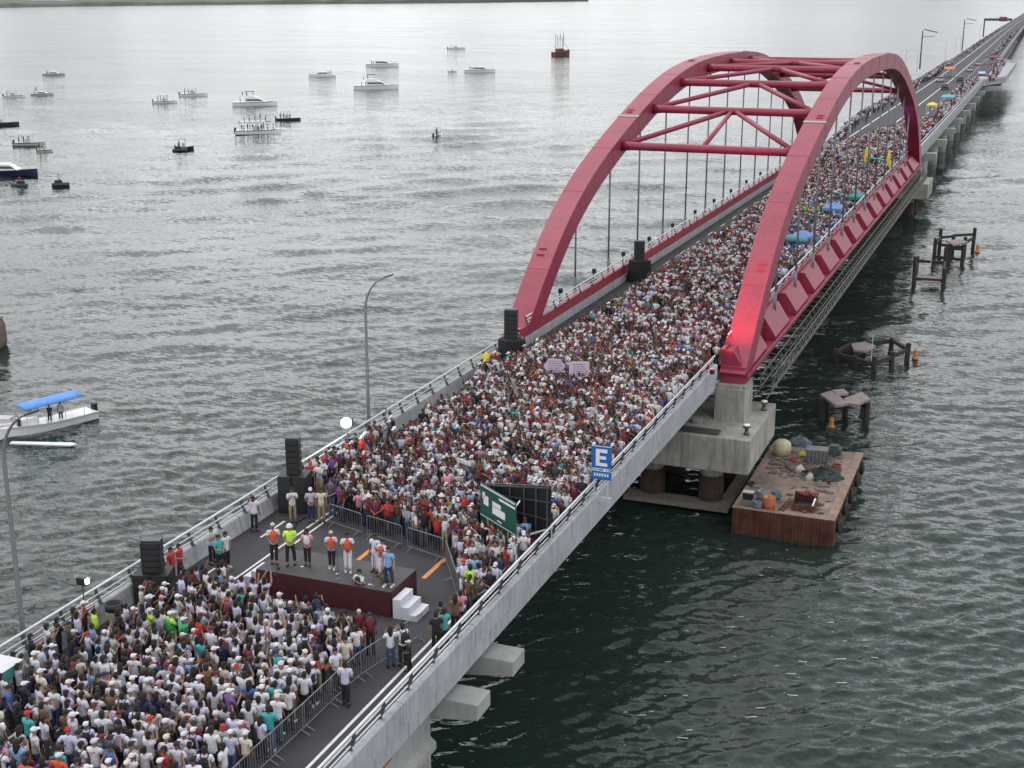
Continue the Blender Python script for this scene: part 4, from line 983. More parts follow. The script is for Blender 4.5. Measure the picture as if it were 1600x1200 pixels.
        for k in range(people): BOAT_PEOPLE.append((q+Matrix.Rotation(rz, 3, 'Z')@Vector((-L_*.3+k*L_*.13, (k % 3-1)*B_*.2, H_*.7)), 1))
    return t
boat('yacht', 504, 120, 40, 184, 'white cabin cruiser pointing left with black windows, left of the large flybridge yacht')
boat('yacht', 597, 104, 48, 2, 'white motor yacht just above the larger flybridge yacht', people=5)
boat('yacht', 587, 139, 66, 6, 'large white flybridge yacht in the upper middle of the water', fly=True, people=4)
boat('yacht', 749, 113, 46, 4, 'white motor yacht with dark windows left of the red fishing boat')
boat('open', 713, 77, 26, 3, 'small open boat highest in the water left of the red fishing boat')
boat('open', 707, 113, 13, 3, 'tiny dinghy between the yachts in the upper middle', people=0)
boat('yacht', 398, 165, 64, 5, 'white flybridge yacht above the two-deck party boat', fly=True, people=4)
boat('open', 450, 188, 36, 8, 'dark canopied boat next to the two-deck party boat', M_BOATD, people=4)
boat('cat', 403, 209, 66, 6, 'white two-deck party boat crowded with people', people=6)
boat('open', 685, 214, 14, 60, 'small boat seen from behind alone in the middle of the water', people=2)
boat('open', 302, 150, 40, 4, 'small grey fishing boat with people in the upper left water', people=4)
boat('open', 258, 161, 34, 10, 'open white boat partly behind the flybridge yacht on its left', people=4)
boat('ski', 281, 236, 20, 20, 'blue and dark jet boat with a wake in the left water', people=1, cat='jet ski')
boat('open', 288, 233, 24, 30, 'blue runabout beside the jet boat', M_NAVY, people=1)
boat('open', 22, 152, 30, 5, 'small grey boat at the far left edge', people=2)
boat('yacht', 66, 149, 30, 8, 'dark yacht with tall fishing tower in the far left', M_BOATG, fly=True)
boat('yacht', 84, 118, 30, 6, 'distant grey cruiser above the dark yacht in the far left', M_BOATG)
boat('open', 2, 196, 48, 4, 'dark low hull cut by the left picture edge', M_BOATD, people=2)
boat('open', 46, 227, 46, -4, 'beige centre-console boat with a flat top near the left edge', M_BOATG, people=3)
boat('open', 70, 238, 22, 8, 'small boat touching the stern of the beige console boat', M_BOATG, people=1)
boat('yacht', 8, 274, 92, -3, 'dark-hulled sport yacht cut by the left picture edge', M_NAVY)
boat('ski', 30, 291, 24, 178, 'left of two dark jet skis near the left edge', cat='jet ski')
boat('ski', 95, 290, 24, 5, 'right of two dark jet skis near the left edge', cat='jet ski')
# red fishing boat with masts
q = at(877, 88, WATER); t = thing('fishing_boat', 'red-brown shrimp trawler with tall masts and outriggers near the horizon', 'fishing boat', q, YAW+R(35))
p = MB(); p.sweep(hull_sections(12, 4.6, 2.6, sheer=.5)); part('hull', p, mat('red-brown hull', (.11, .045, .03), .6, var=.2), t)
p = MB(); cabin(p, -3.5, 1.5, 3, 2.4, 4.6, .1, .2); part('wheelhouse', p, mat('brown wheelhouse', (.16, .06, .05), .7), t)
for x, y in ((-1, 0), (1.5, 0), (-1, -1.6), (-1, 1.6), (-4.5, 0)):
    p = MB(); p.tube([(x, y, 2), (x+.1, y*1.9, 13.5 if y == 0 else 12)], .14, 6); part('mast', p, M_STEELD, t)
p = MB(); 
for s_ in (-1, 1): p.tube([(-1, 0, 12), (5.5, s_*.4, 3.6)], .05, 4); p.tube([(-1, 0, 12), (-5.5, s_*1.4, 3.0)], .05, 4)
part('rigging', p, M_STEELD, t)

# blue-canopied ferry launch
q = Vector((-46.2, 82.0, WATER)); rzp = YAW+R(50); t = thing('canopy_launch', 'long white launch with a blue canopy roof at the left edge', 'boat', q, rzp+math.pi)
Lp = 8.2; p = MB(); p.sweep(hull_sections(Lp, 2.1, .62, sheer=.45)); part('hull', p, M_BOATW, t)
p = MB(); secs = hull_sections(Lp, 2.1, .62, sheer=.45); p.sweep([[(s[0][0], s[0][1]-.05, s[0][2]+.03), (s[0][0], s[0][1]-.05, s[0][2]-.1), (s[0][0], s[0][1]+.08, s[0][2]-.1), (s[0][0], s[0][1]+.08, s[0][2]+.03)] for s in secs[:-1]]); p.sweep([[(s[5][0], s[5][1]-.08, s[5][2]+.03), (s[5][0], s[5][1]-.08, s[5][2]-.1), (s[5][0], s[5][1]+.05, s[5][2]-.1), (s[5][0], s[5][1]+.05, s[5][2]+.03)] for s in secs[:-1]]); part('gunwale', p, M_BOATG, t)
p = MB(); secs = []
for x in np.linspace(-2.9, 2.4, 9): secs.append([(x, -1.05, 2.25+.04*math.sin(x*3)), (x, -.55, 2.42), (x, 0, 2.48+.03*math.sin(x*4)), (x, .55, 2.42), (x, 1.05, 2.25), (x, 1.02, 2.2), (x, 0, 2.42), (x, -1.02, 2.2)])
p.sweep(secs); part('canopy', p, M_BLUEC, t, True)
for x in (-2.8, -1.1, .6, 2.3):
    for y in (-.98, .98): p = MB(); p.tube([(x, y, .5), (x, y, 2.24)], .03, 6); part('canopy_post', p, M_GALV, t)
for x in (-2.2, -1.3, -.4, .5): p = MB(); p.box(x-.16, x+.16, -.85, .85, .42, .55); part('bench', p, M_BOATW, t)
p = MB(); p.box(-4.55, -4.15, -.24, .24, .1, 1.1); part('outboard', p, M_BLACK, t, bevel=.08)
p = MB(); p.box(.9, 1.6, -.4, .4, .4, 1.15); part('console', p, M_BOATW, t, bevel=.05)
q = at(10, 676, WATER); t = thing('white_skiff', 'white bow of a second boat beside the blue-roofed launch', 'boat', q, YAW+R(-4))
p = MB(); p.sweep(hull_sections(5.0, 1.9, .85, sheer=.5)); part('hull', p, M_BOATW, t)
p = MB(); cabin(p, -1.6, .8, 1.1, .8, 1.3); part('cuddy', p, M_BOATG, t)
q = at(68, 694, WATER+.1); t = thing('floating_plank', 'flat white float lying on the water in front of the launch', 'float', q, YAW+R(-4))
p = MB(); p.prism([(-2.6, -.25), (2.3, -.4), (2.7, -.05), (2.2, .25), (-2.6, .2)], 0, .12); part('slab', p, M_BOATW, t, bevel=.02)

# ------------------------------------------------------------------ things among the far crowd
def tent(px, py, sx, sy, h, m_, label, sag=.5):
    q = at(px, py, 0); t = thing('shade_tent', label, 'tent', q)
    p = MB(); p.add([(-sx, -sy, h), (sx, -sy, h), (sx, sy, h), (-sx, sy, h), (0, 0, h+sag)], [(0, 1, 4), (1, 2, 4), (2, 3, 4), (3, 0, 4)]); part('roof', p, m_, t)
    p = MB(); p.box(-sx, sx, -sy-.03, -sy, h-.3, h); p.box(sx, sx+.03, -sy, sy, h-.3, h); p.box(-sx-.03, -sx, -sy, sy, h-.3, h); part('valance', p, m_, t)
    for x in (-sx+.05, sx-.05):
        for y in (-sy+.05, sy-.05): p = MB(); p.beam((x, y, 0), (x, y, h), .08, .08); part('leg', p, M_GALV, t)
tent(1252, 398, .9, 1.0, 2.0, M_BTARP, 'blue tarpaulin shade in the crowd under the arch, nearer one')
tent(1300, 352, 1.0, 1.4, 2.1, M_BTARP, 'blue tarpaulin shade in the crowd under the arch, farther one')
tent(1336, 332, .8, 1.2, 2.0, M_TEAL, 'green shade cloth in the crowd under the arch')
tent(1480, 168, 1.4, 4, 2.6, M_TEALL, 'teal canopy on the far viaduct just beyond the arch')
tent(1455, 182, 1.0, 2, 2.6, M_YELC, 'yellow canopy left of the teal one beyond the arch')
tent(1483, 120, 1.5, 6, 2.8, mat('orange canopy', (.55, .16, .05), .8), 'orange canopy on the far viaduct')
tent(1552, 100, 2.2, 6, 2.8, mat('maroon canopy', (.22, .04, .05), .8), 'maroon canopy near the lay-by parapet')
# scattered small debris on the barge, foam flecks on the dark water
q = at(1228, 405, 0); t = thing('inflatable_tube', 'long teal inflatable tube lying on the crowd under the arch', 'inflatable', q)
p = MB(); p.tube([(-1.9, 0, 1.9), (-1.7, .05, 1.95), (0, .1, 2.05), (1.8, .1, 1.95), (1.95, .1, 1.9)], [.1, .34, .36, .34, .1], 12); part('tube', p, M_TEALL, t, True)
for x in (-1.5, 1.5): p = MB(); p.tube([(x, 0, 0), (x, 0, 1.7)], .05, 6); part('prop', p, M_GALV, t)
a_ = at(1352, 272, 0); b_ = at(1387, 278, 0)
t = thing('banner_gate', 'two tall yellow inflatable columns joined by a green bar in the crowd', 'inflatable', a_)
dv = b_-a_
for v in (Vector((0, 0, 0)), dv): p = MB(); p.tube([v+Vector((0, 0, 0)), v+Vector((.1, 0, 1.6)), v+Vector((-.1, 0, 2.6)), v+Vector((0, 0, 3.9))], [.2, .3, .28, .12], 10); part('column', p, M_YELC, t, True)
p = MB(); p.tube([(0, 0, 2.4), dv+Vector((0, 0, 2.4))], .14, 8); part('cross_bar', p, mat('green bar', (.05, .42, .30), .6), t, True)
q = at(1533, 126, 0); t = thing('police_truck', 'police vehicle flashing blue lights in the far lay-by', 'vehicle', q, R(5))
p = MB(); p.box(-1.1, 1.1, -3, 3, .5, 1.3); part('body', p, M_BOATW, t, bevel=.1)
p = MB(); cabin(p, -1.0, 1.0, 3.2, 1.3, 2.2, .2, .2); part('cab', p, M_GLASS, t)
for x in (-1, 1):
    for y in (-2, 2): p = MB(); p.lathe([(.45, -.12), (.45, .12)], n=12); o = part('wheel', p, M_RUBBER, t); o.location = (x, y, .45); o.rotation_euler = (0, R(90), 0)
p = MB(); p.box(-1.0, 1.0, -.4, .4, 2.25, 2.7); part('light_bar', p, mat('lit blue bar', (.1, .15, 1), .4, var=0, emit=(.15, .2, 1), estr=3), t)
for k, (px, py, lab) in enumerate(((1500, 128, 'dark pickup parked on the far viaduct left of the blue lights'), (1468, 128, 'small grey car on the far viaduct behind the arch top'), (1515, 112, 'grey car in the lane just above the dark pickup'), (1552, 88, 'distant dark car beyond the lay-by'), (1528, 102, 'small grey car between the pickup and the maroon canopy'), (1476, 140, 'dark car nearest the arch on the far deck'))):
    q = at(px, py, 0); t = thing('parked_car', lab, 'car', q, R(4))
    p = MB(); p.box(-.95, .95, -2.3, 2.3, .4, 1.0); part('body', p, M_BOATD if k in (0, 3, 5) else M_BOATG, t, bevel=.12)
    p = MB(); cabin(p, -.85, .85, 2.4, 1.0, 1.6, .25, .25); part('cabin', p, M_GLASS, t)
    for x in (-.9, .9):
        for y in (-1.4, 1.4): p = MB(); p.lathe([(.34, -.1), (.34, .1)], n=12); o = part('wheel', p, M_RUBBER, t); o.location = (x, y, .34); o.rotation_euler = (0, R(90), 0)
# ------------------------------------------------------------------ people
def skinned(name, verts, edges, radii, root=0, sub=1, mat_=None, extra=None):
    me = bpy.data.meshes.new(name); me.from_pydata(verts, edges, [])
    ob = bpy.data.objects.new(name, me); COL.objects.link(ob)
    md = ob.modifiers.new('skin', 'SKIN'); md.use_smooth_shade = True; md.branch_smoothing = 0.4
    sv_ = me.skin_vertices[0].data
    for i, r_ in enumerate(radii):
        sv_[i].radius = (r_, r_) if not isinstance(r_, tuple) else r_
        sv_[i].use_root = (i == root)
    if sub: s = ob.modifiers.new('sub', 'SUBSURF'); s.levels = sub; s.render_levels = sub
    dg = bpy.context.evaluated_depsgraph_get(); dg.update()
    res = bpy.data.meshes.new_from_object(ob.evaluated_get(dg)); res.name = name
    bpy.data.objects.remove(ob); bpy.data.meshes.remove(me)
    if extra:
        bm = bmesh.new(); bm.from_mesh(res)
        for mb in extra:
            vs = [bm.verts.new(v) for v in mb.v]
            for f in mb.f:
                try: bm.faces.new([vs[i] for i in f])
                except ValueError: pass
        bm.to_mesh(res); bm.free()
    res.materials.clear(); res.materials.append(mat_)
    res.polygons.foreach_set('use_smooth', [True]*len(res.polygons))
    res.polygons.foreach_set('material_index', [0]*len(res.polygons))
    return res
ARMS = {
 'down': [((.235, -.02, 1.13), (.25, .06, .88)), ((.235, -.02, 1.13), (.25, .06, .88))],
 'phone': [((.23, .14, 1.16), (.08, .36, 1.36)), ((.23, .14, 1.16), (.10, .36, 1.38))],
 'raised': [((.27, .10, 1.55), (.15, .18, 1.80)), ((.27, .10, 1.55), (.13, .20, 1.82))],
 'one_up': [((.235, -.02, 1.13), (.25, .06, .88)), ((.26, .08, 1.56), (.18, .16, 1.82))],
 'clasp': [((.25, .03, 1.12), (.05, .24, 1.02)), ((.25, .03, 1.12), (.05, .22, 1.05))],
 'hips': [((.36, -.08, 1.16), (.19, .06, 1.0)), ((.36, -.08, 1.16), (.19, .06, 1.0))],
}
PROTO = {}
def hand_mb(wr, el):
    d = (Vector(wr)-Vector(el)).normalized(); side = d.cross(Vector((0, 1, 0.2))).normalized(); up = side.cross(d).normalized()
    p = MB(); w0 = Vector(wr)
    for k, (o_, l_) in enumerate(((-.03, .062), (-.011, .075), (.009, .07), (.028, .055))):
        a = w0+d*.075+side*o_; b_ = a+d*l_*.55+up*-.006; c = b_+d*l_*.4+up*-.022
        p.tube([a, b_, c], [.0095, .0085, .006], 4)
    a = w0+d*.03+side*-.03; p.tube([a, a+d*.03+side*-.028, a+d*.055+side*-.03-up*.012], [.011, .010, .007], 4)
    return p
def build_proto(pose, legs):
    lean = {'a': 0, 'b': .015, 'c': -.01}[legs]; sp = {'a': .09, 'b': .12, 'c': .07}[legs]; step = {'a': 0, 'b': .05, 'c': -.06}[legs]
    hip = (lean, 0, .93)
    V = [hip, (lean*.6, .0, 1.12), (0, -.005, 1.32), (0, 0, 1.455), (0, .012, 1.535), (0, .022, 1.60), (0, .015, 1.67)]
    Rr = [(.13, .095), (.115, .08), (.125, .075), .05, .070, (.078, .092), (.062, .072)]
    Ed = [(0, 1), (1, 2), (2, 3), (3, 4), (4, 5), (5, 6)]
    arms = ARMS[pose]; hands = []
    for s_, (el, wr) in zip((-1, 1), arms):
        el = (s_*el[0], el[1], el[2]); wr = (s_*wr[0], wr[1], wr[2]); i = len(V)
        d = (Vector(wr)-Vector(el)).normalized()
        V += [(s_*.185, 0, 1.40), el, wr, tuple(Vector(wr)+d*.07)]; Rr += [.055, .042, .028, (.034, .022)]; Ed += [(2, i), (i, i+1), (i+1, i+2), (i+2, i+3)]
        hands.append(hand_mb(wr, el))
    L0 = len(V)
    for s_ in (-1, 1):
        i = len(V); st_ = step*s_
        V += [(s_*.095+lean, 0, .84), (s_*(sp+.01), st_*.6+.015, .49), (s_*(sp+.02), st_, .10), (s_*(sp+.03), st_+.13, .04)]; Rr += [.085, .055, .04, (.04, .03)]; Ed += [(0, i), (i, i+1), (i+1, i+2), (i+2, i+3)]
    nose = MB(); nose.tube([(0, .105, 1.615), (0, .128, 1.59), (0, .10, 1.578)], [.008, .015, .008], 5)
    for s_ in (-1, 1): nose.tube([(s_*.078, .01, 1.625), (s_*.094, .005, 1.60), (s_*.08, .012, 1.575)], [.008, .016, .008], 4)
    body = skinned('person', V, Ed, Rr, 0, 1, M_SKIN, hands+[nose])
    # shirt: torso and short sleeves
    V2 = [(lean, 0, .80), (lean, 0, .92), (lean*.6, 0, 1.10), (0, -.005, 1.26), (0, 0, 1.385), (0, 0, 1.47)]; R2 = [(.175, .135), (.172, .132), (.158, .125), (.185, .13), (.165, .115), (.085, .085)]; E2 = [(0, 1), (1, 2), (2, 3), (3, 4), (4, 5)]
    for s_, (el, wr) in zip((-1, 1), arms):
        el = Vector((s_*el[0], el[1], el[2])); sh = Vector((s_*.19, 0, 1.395)); i = len(V2)
        V2 += [tuple(sh), tuple(sh.lerp(el, .75))]; R2 += [.082, .07]; E2 += [(4, i), (i, i+1)]
    shirt = skinned('shirt', V2, E2, R2, 0, 1, M_CLOTH)
    vest = skinned('vest', [(lean, 0, .86), (lean*.6, 0, 1.08), (0, -.005, 1.30), (0, 0, 1.46)], [(0, 1), (1, 2), (2, 3)], [(.215, .175), (.205, .165), (.225, .17), (.17, .14)], 0, 1, M_CLOTH)
    V3 = [(lean, 0, 1.05), (lean, 0, .90)]; R3 = [(.142, .108), (.158, .122)]; E3 = [(0, 1)]
    for s_ in (-1, 1):
        i = len(V3); st_ = step*s_
        V3 += [(s_*.10+lean, 0, .80), (s_*(sp+.012), st_*.6+.01, .48), (s_*(sp+.02), st_, .12)]; R3 += [.098, .076, .066]; E3 += [(1, i), (i, i+1), (i+1, i+2)]
    trousers = skinned('trousers', V3, E3, R3, 1, 1, M_CLOTH)
    shoes = []
    for s_ in (-1, 1):
        sm = MB(); st_ = step*s_; cx = s_*(sp+.025)
        sm.sweep([[(cx-w_, st_+y, 0.003), (cx+w_, st_+y, 0.003), (cx+w_*.8, st_+y, z), (cx-w_*.8, st_+y, z)] for y, w_, z in ((-.09, .035, .07), (-.03, .048, .12), (.08, .052, .075), (.17, .04, .05), (.20, .02, .03))])
        shoes.append(sm.mesh('shoe', M_CLOTH, True))
    return dict(body=body, shirt=shirt, vest=vest, trousers=trousers, shoes=shoes)
def head_shape(kind):
    p = MB(); c = (0, .012, 1.60)
    def dome(z0, z1, rx, ry, yo, n_=12, lv=4):
        secs = []
        for i in range(lv+1):
            f = i/lv; r_ = math.sqrt(max(0.02, 1-f*f)); secs.append([(rx*r_*math.cos(a), c[1]+yo+ry*r_*math.sin(a), z0+(z1-z0)*f) for a in np.linspace(0, 2*math.pi, n_, endpoint=False)])
        p.sweep(secs)
    if kind == 'hair':
        dome(1.645, 1.745, .094, .108, -.008)
        p.sweep([[(r_*math.cos(a), c[1]-.02+r_*1.1*math.sin(a), z) for a in np.linspace(math.pi*.98, 2.02*math.pi, 9)]+[(0, c[1]+.0, z)] for z, r_ in ((1.50, .06), (1.55, .085), (1.65, .093))])
    elif kind == 'long_hair':
        dome(1.645, 1.75, .10, .112, -.008)
        p.sweep([[(r_*math.cos(a), c[1]-.03+r_*math.sin(a), z) for a in np.linspace(math.pi*.9, 2.1*math.pi, 9)]+[(0, c[1]-.0, z)] for z, r_ in ((1.32, .08), (1.42, .10), (1.55, .10), (1.66, .098))])
    elif kind == 'cap':
        dome(1.635, 1.752, .098, .112, -.005)
        p.sweep([[(-.075+.0*y, y, z), (.075, y, z), (.07, y, z+.014), (-.07, y, z+.014)] for y, z in ((.09, 1.652), (.16, 1.648), (.20, 1.636))])
    elif kind == 'helmet':
        dome(1.63, 1.775, .115, .13, -.002)
        p.sweep([[(r_*math.cos(a), c[1]+r_*1.12*math.sin(a), z) for a in np.linspace(0, 2*math.pi, 14, endpoint=False)] for z, r_ in ((1.628, .135), (1.642, .13))])
    elif kind == 'sunhat':
        dome(1.65, 1.765, .10, .115, 0)
        p.sweep([[(r_*math.cos(a), c[1]+r_*1.05*math.sin(a), z) for a in np.linspace(0, 2*math.pi, 16, endpoint=False)] for z, r_ in ((1.632, .21), (1.655, .20), (1.668, .11))])
    return p.mesh({'hair': 'hair', 'long_hair': 'hair', 'cap': 'cap', 'helmet': 'helmet', 'sunhat': 'sun_hat'}[kind], M_CLOTH, True)
HEADS = {k: head_shape(k) for k in ('hair', 'long_hair', 'cap', 'helmet', 'sunhat')}
p = MB(); p.sweep([[(-w_, y, z), (w_, y, z), (w_, y-d, z), (-w_, y-d, z)] for z, w_, y, d in ((1.0, .13, -.13, .10), (1.1, .15, -.13, .16), (1.32, .14, -.13, .13), (1.42, .08, -.12, .06))])
for s_ in (-1, 1): p.tube([(s_*.11, -.12, 1.40), (s_*.12, .0, 1.475), (s_*.12, .14, 1.36), (s_*.14, .12, 1.1), (s_*.14, -.10, 1.02)], .018, 4)
BACKPACK = p.mesh('backpack', M_CLOTH)
FEATS = MB()
for s_ in (-1, 1): FEATS.cbox((s_*.032, .112, 1.622), (.024, .012, .012))
FEATS.cbox((0, .113, 1.556), (.045, .010, .010))
FEATS_ME = FEATS.mesh('eyes_and_mouth', mat('dark brown eyes', (.03, .012, .01), .6, var=0))
COLS = {'white': (.60, .60, .645), 'cream': (.58, .54, .46), 'light grey': (.40, .41, .44), 'pale lilac': (.56, .55, .72), 'black': (.014, .014, .017), 'navy': (.02, .03, .08),
 'maroon': (.15, .018, .035), 'red': (.42, .03, .03), 'orange': (.60, .09, .035), 'pink': (.55, .25, .32), 'teal': (.05, .36, .38), 'green': (.05, .40, .15), 'lime': (.48, .75, .08),
 'sky blue': (.22, .38, .62), 'blue': (.05, .12, .38), 'brown': (.16, .08, .04), 'olive': (.08, .08, .045), 'mustard': (.50, .33, .06), 'dark grey': (.07, .07, .08), 'charcoal': (.03, .03, .035), 'purple': (.17, .08, .30), 'khaki': (.30, .24, .15), 'denim': (.05, .08, .16)}
SKINS = [(.17, .082, .055), (.23, .12, .08), (.29, .16, .11), (.34, .20, .145)]
def pick(names, weights): return names[RNG.choice(len(names), p=np.array(weights)/sum(weights))]
def outfit(zone):
    if zone == 'near':
        s = pick(['white', 'cream', 'light grey', 'pale lilac', 'black', 'navy', 'maroon', 'red', 'orange', 'pink', 'teal', 'green', 'lime', 'sky blue', 'blue', 'brown', 'olive', 'dark grey', 'charcoal', 'purple'],
                 [54, 6, 10, 14, 8, 5, 3, 2.5, .8, 1.6, 1.4, .5, .2, 3, 1.4, 1.5, 1.5, 3, 3, .7])
    else:
        s = pick(['white', 'cream', 'light grey', 'pale lilac', 'black', 'navy', 'maroon', 'red', 'orange', 'pink', 'teal', 'green', 'mustard', 'sky blue', 'blue', 'brown', 'dark grey', 'charcoal', 'purple'],
                 [38, 5, 7, 8, 11, 5, 13, 3, 1.0, 4, .5, .3, .5, 2.0, 1.2, 5, 5, 6, 1.6])
    t_ = pick(['denim', 'black', 'charcoal', 'khaki', 'white', 'dark grey', 'navy'], [30, 25, 15, 8, 5, 10, 12])
    hk = pick(['hair', 'long_hair', 'cap', 'sunhat'], [50, 20, 30, .4])
    hc = pick(['white', 'cream', 'maroon', 'black', 'red', 'navy', 'pink'], [50, 10, 9, 12, 5, 9, 2]) if hk == 'cap' else (pick(['cream', 'khaki', 'white'], [4, 3, 3]) if hk == 'sunhat' else 'hair')
    return s, t_, hk, hc
PEOPLE = []   # (x, y, z, facing, zone, outfit, pose, label, extras)
def person_at(x, y, z, face, shirt, trousers, hk, hc, pose, label, vest=None, pack=None, h=1.0, cat='person', grp=None, hi=True):
    legs = 'abc'[int(RNG.integers(3))]; key = (pose, legs)
    if key not in PROTO: PROTO[key] = build_proto(*key)
    P = PROTO[key]; sk = SKINS[int(RNG.integers(4))]
    o = link('person', P['body'], None, (x, y, z), face); o.color = (*sk, 1); o.scale = (h*1.04, h*1.04, h*1.02)
    o['label'] = label; o['category'] = 'person'
    if grp: o['group'] = grp
    def ch(nm, me, c):
        j = 1+RNG.normal()*.06; q = link(nm, me, o); q.color = (min(1, c[0]*j), min(1, c[1]*j), min(1, c[2]*j), 1); return q
    ch('shirt', P['shirt'], COLS[shirt]); ch('trousers', P['trousers'], COLS[trousers]); shc = COLS['white'] if RNG.random() < .3 else COLS['black']; ch('shoe', P['shoes'][0], shc); ch('shoe', P['shoes'][1], shc)
    ch({'hair': 'hair', 'long_hair': 'hair', 'cap': 'cap', 'helmet': 'helmet', 'sunhat': 'sun_hat'}[hk], HEADS[hk], (.014, .010, .009) if hc == 'hair' else ((.45, .45, .45) if hc == 'grey hair' else COLS[hc]))
    if hk in ('cap', 'helmet', 'sunhat'): pass
    e_ = ch('face_features', FEATS_ME, (1, 1, 1)); e_['kind'] = 'stuff'
    if vest: ch('vest', P['vest'], COLS[vest])
    if pack: ch('backpack', BACKPACK, COLS[pack])
    return o
def facing(x, y, tx, ty): return math.atan2(-(tx-x), ty-y)   # local +Y points to the target
CAMXY = (CX, 0)
SPEC = []
def sp(px, py, z, tgt, *a, **k):
    q = at(px, py, z)
    if z == 0 and (q.x < -6.7 or q.x > 6.75):
        xl = -6.7 if q.x < 0 else 6.75; q2 = at(px, py, z); v = (q2-CAM); q = CAM+v*((xl-CX)/v.x)
    f = facing(q.x, q.y, *tgt)+RNG.normal()*.1; SPEC.append((q.x, q.y)); return person_at(q.x, q.y, z, f, *a, **k)
C0 = (8, 30)
sp(429, 880, SZ, C0, 'white', 'black', 'hair', 'grey hair', 'clasp', 'white-haired person in white shirt and red-orange vest, leftmost on the stage', vest='orange', h=1.05)
sp(455, 882, SZ, C0, 'lime', 'black', 'helmet', 'white', 'clasp', 'person in yellow-green jacket and white helmet on the stage', vest='lime', h=1.05)
sp(481, 883, SZ, C0, 'pink', 'black', 'long_hair', 'hair', 'clasp', 'woman with pink and white top and dark leggings on the stage', vest='white', h=.95)
sp(519, 888, SZ, C0, 'white', 'black', 'hair', 'grey hair', 'clasp', 'grey-haired person in orange vest and black trousers at the middle of the stage', vest='orange', h=.97)
sp(544, 893, SZ, C0, 'white', 'white', 'hair', 'hair', 'clasp', 'person in white clothes with an orange vest at the middle of the stage', vest='orange', h=1.02)
sp(587, 893, SZ, (2, 46), 'pale lilac', 'white', 'hair', 'hair', 'down', 'person in pale blue shirt and white trousers turned towards the right on stage', h=.98)
sp(599, 900, SZ, (2, 42), 'white', 'white', 'hair', 'hair', 'phone', 'person in white with orange vest hidden behind the two on the right of the stage', vest='orange', h=.95)
sp(608, 916, SZ, (3, 40), 'sky blue', 'navy', 'hair', 'hair', 'down', 'person in light blue shirt and dark trousers at the right end of the stage', h=1.0)
sp(397, 812, 0, (0, 44), 'white', 'black', 'hair', 'hair', 'one_up', 'person in white shirt and dark trousers leaning on the left parapet behind the stage')
sp(458, 815, 0, (0, 46), 'white', 'khaki', 'hair', 'hair', 'phone', 'person in white shirt and khaki trousers in front of the tall speaker stack')
sp(487, 815, 0, (0, 46), 'light grey', 'navy', 'cap', 'white', 'clasp', 'person with white cap and dark lanyard right of the tall speaker stack')
sp(503, 815, 0, (0, 46), 'cream', 'khaki', 'hair', 'hair', 'down', 'person in pale clothes at the left end of the barrier behind the stage')
sp(355, 888, 0, (0, 45), 'white', 'black', 'hair', 'hair', 'hips', 'person in white shirt standing left of the stage steps')
sp(344, 893, 0, (0, 45), 'teal', 'black', 'hair', 'hair', 'clasp', 'person in pale teal shirt left of the stage steps beside the white-shirted one')
sp(333, 880, 0, (0, 45), 'light grey', 'black', 'hair', 'hair', 'phone', 'person in light grey shirt nearest the parapet left of the stage')
sp(268, 882, 0, (0, 45), 'red', 'black', 'hair', 'hair', 'down', 'person in red shirt right of the nearest speaker stack')
sp(281, 882, 0, (0, 45), 'red', 'charcoal', 'hair', 'hair', 'clasp', 'second person in red shirt, close behind the first by the nearest speaker stack', h=.96)
sp(474, 765, 0, (-2, 50), 'red', 'khaki', 'hair', 'hair', 'down', 'person in red shirt directly right of the tall speaker stack')
sp(486, 762, 0, (-2, 50), 'red', 'black', 'cap', 'red', 'clasp', 'person in red with red cap beside the tall speaker stack')
sp(497, 748, 0, (-2, 50), 'white', 'black', 'hair', 'hair', 'down', 'person in white shirt between the red-shirted group and the left railing')
sp(511, 738, 0, (-2, 50), 'red', 'navy', 'hair', 'hair', 'down', 'person in red by the left railing near the bright work light')
sp(523, 728, 0, (-2, 50), 'black', 'black', 'hair', 'hair', 'down', 'dark-clothed person leaning on the left railing under the work light')
sp(543, 722, 0, (-2, 50), 'charcoal', 'black', 'hair', 'hair', 'clasp', 'charcoal-clothed person right of the work light stand')
sp(556, 716, 0, (-2, 50), 'black', 'denim', 'hair', 'hair', 'phone', 'dark person with jeans right of the work light stand')
sp(586, 688, 0, (-2, 50), 'olive', 'black', 'hair', 'hair', 'down', 'person in olive jacket standing tall by the parapet under the lamp post')
sp(610, 676, 0, (-2, 50), 'light grey', 'black', 'hair', 'hair', 'one_up', 'person in grey shirt climbing at the parapet right of the olive jacket')
sp(735, 942, 0, (5, 48), 'lime', 'green', 'hair', 'hair', 'down', 'person in bright yellow-green suit by the right railing', vest='lime')
sp(748, 940, 0, (5, 48), 'light grey', 'khaki', 'hair', 'hair', 'down', 'person in grey clothes right behind the yellow-green suit')
sp(720, 985, 0, (5, 48), 'pink', 'black', 'hair', 'hair', 'phone', 'person in pale pink shirt at the right railing below the yellow-green suit')
sp(712, 992, 0, (5, 48), 'brown', 'black', 'long_hair', 'hair', 'phone', 'woman in brown top at the right railing')
sp(694, 1015, 0, (4, 46), 'teal', 'black', 'hair', 'hair', 'phone', 'person in dark teal shirt at the right railing level with the stage')
sp(682, 1020, 0, (4, 46), 'black', 'black', 'hair', 'hair', 'down', 'black-clothed person at the right railing level with the stage')
sp(689, 1003, 0, (4, 46), 'charcoal', 'black', 'hair', 'hair', 'clasp', 'charcoal-clothed person behind the teal shirt at the right railing')
sp(611, 1042, 0, (2, 45), 'white', 'denim', 'long_hair', 'hair', 'phone', 'woman in white top and blue jeans outside the barrier right of the near crowd', h=.96)
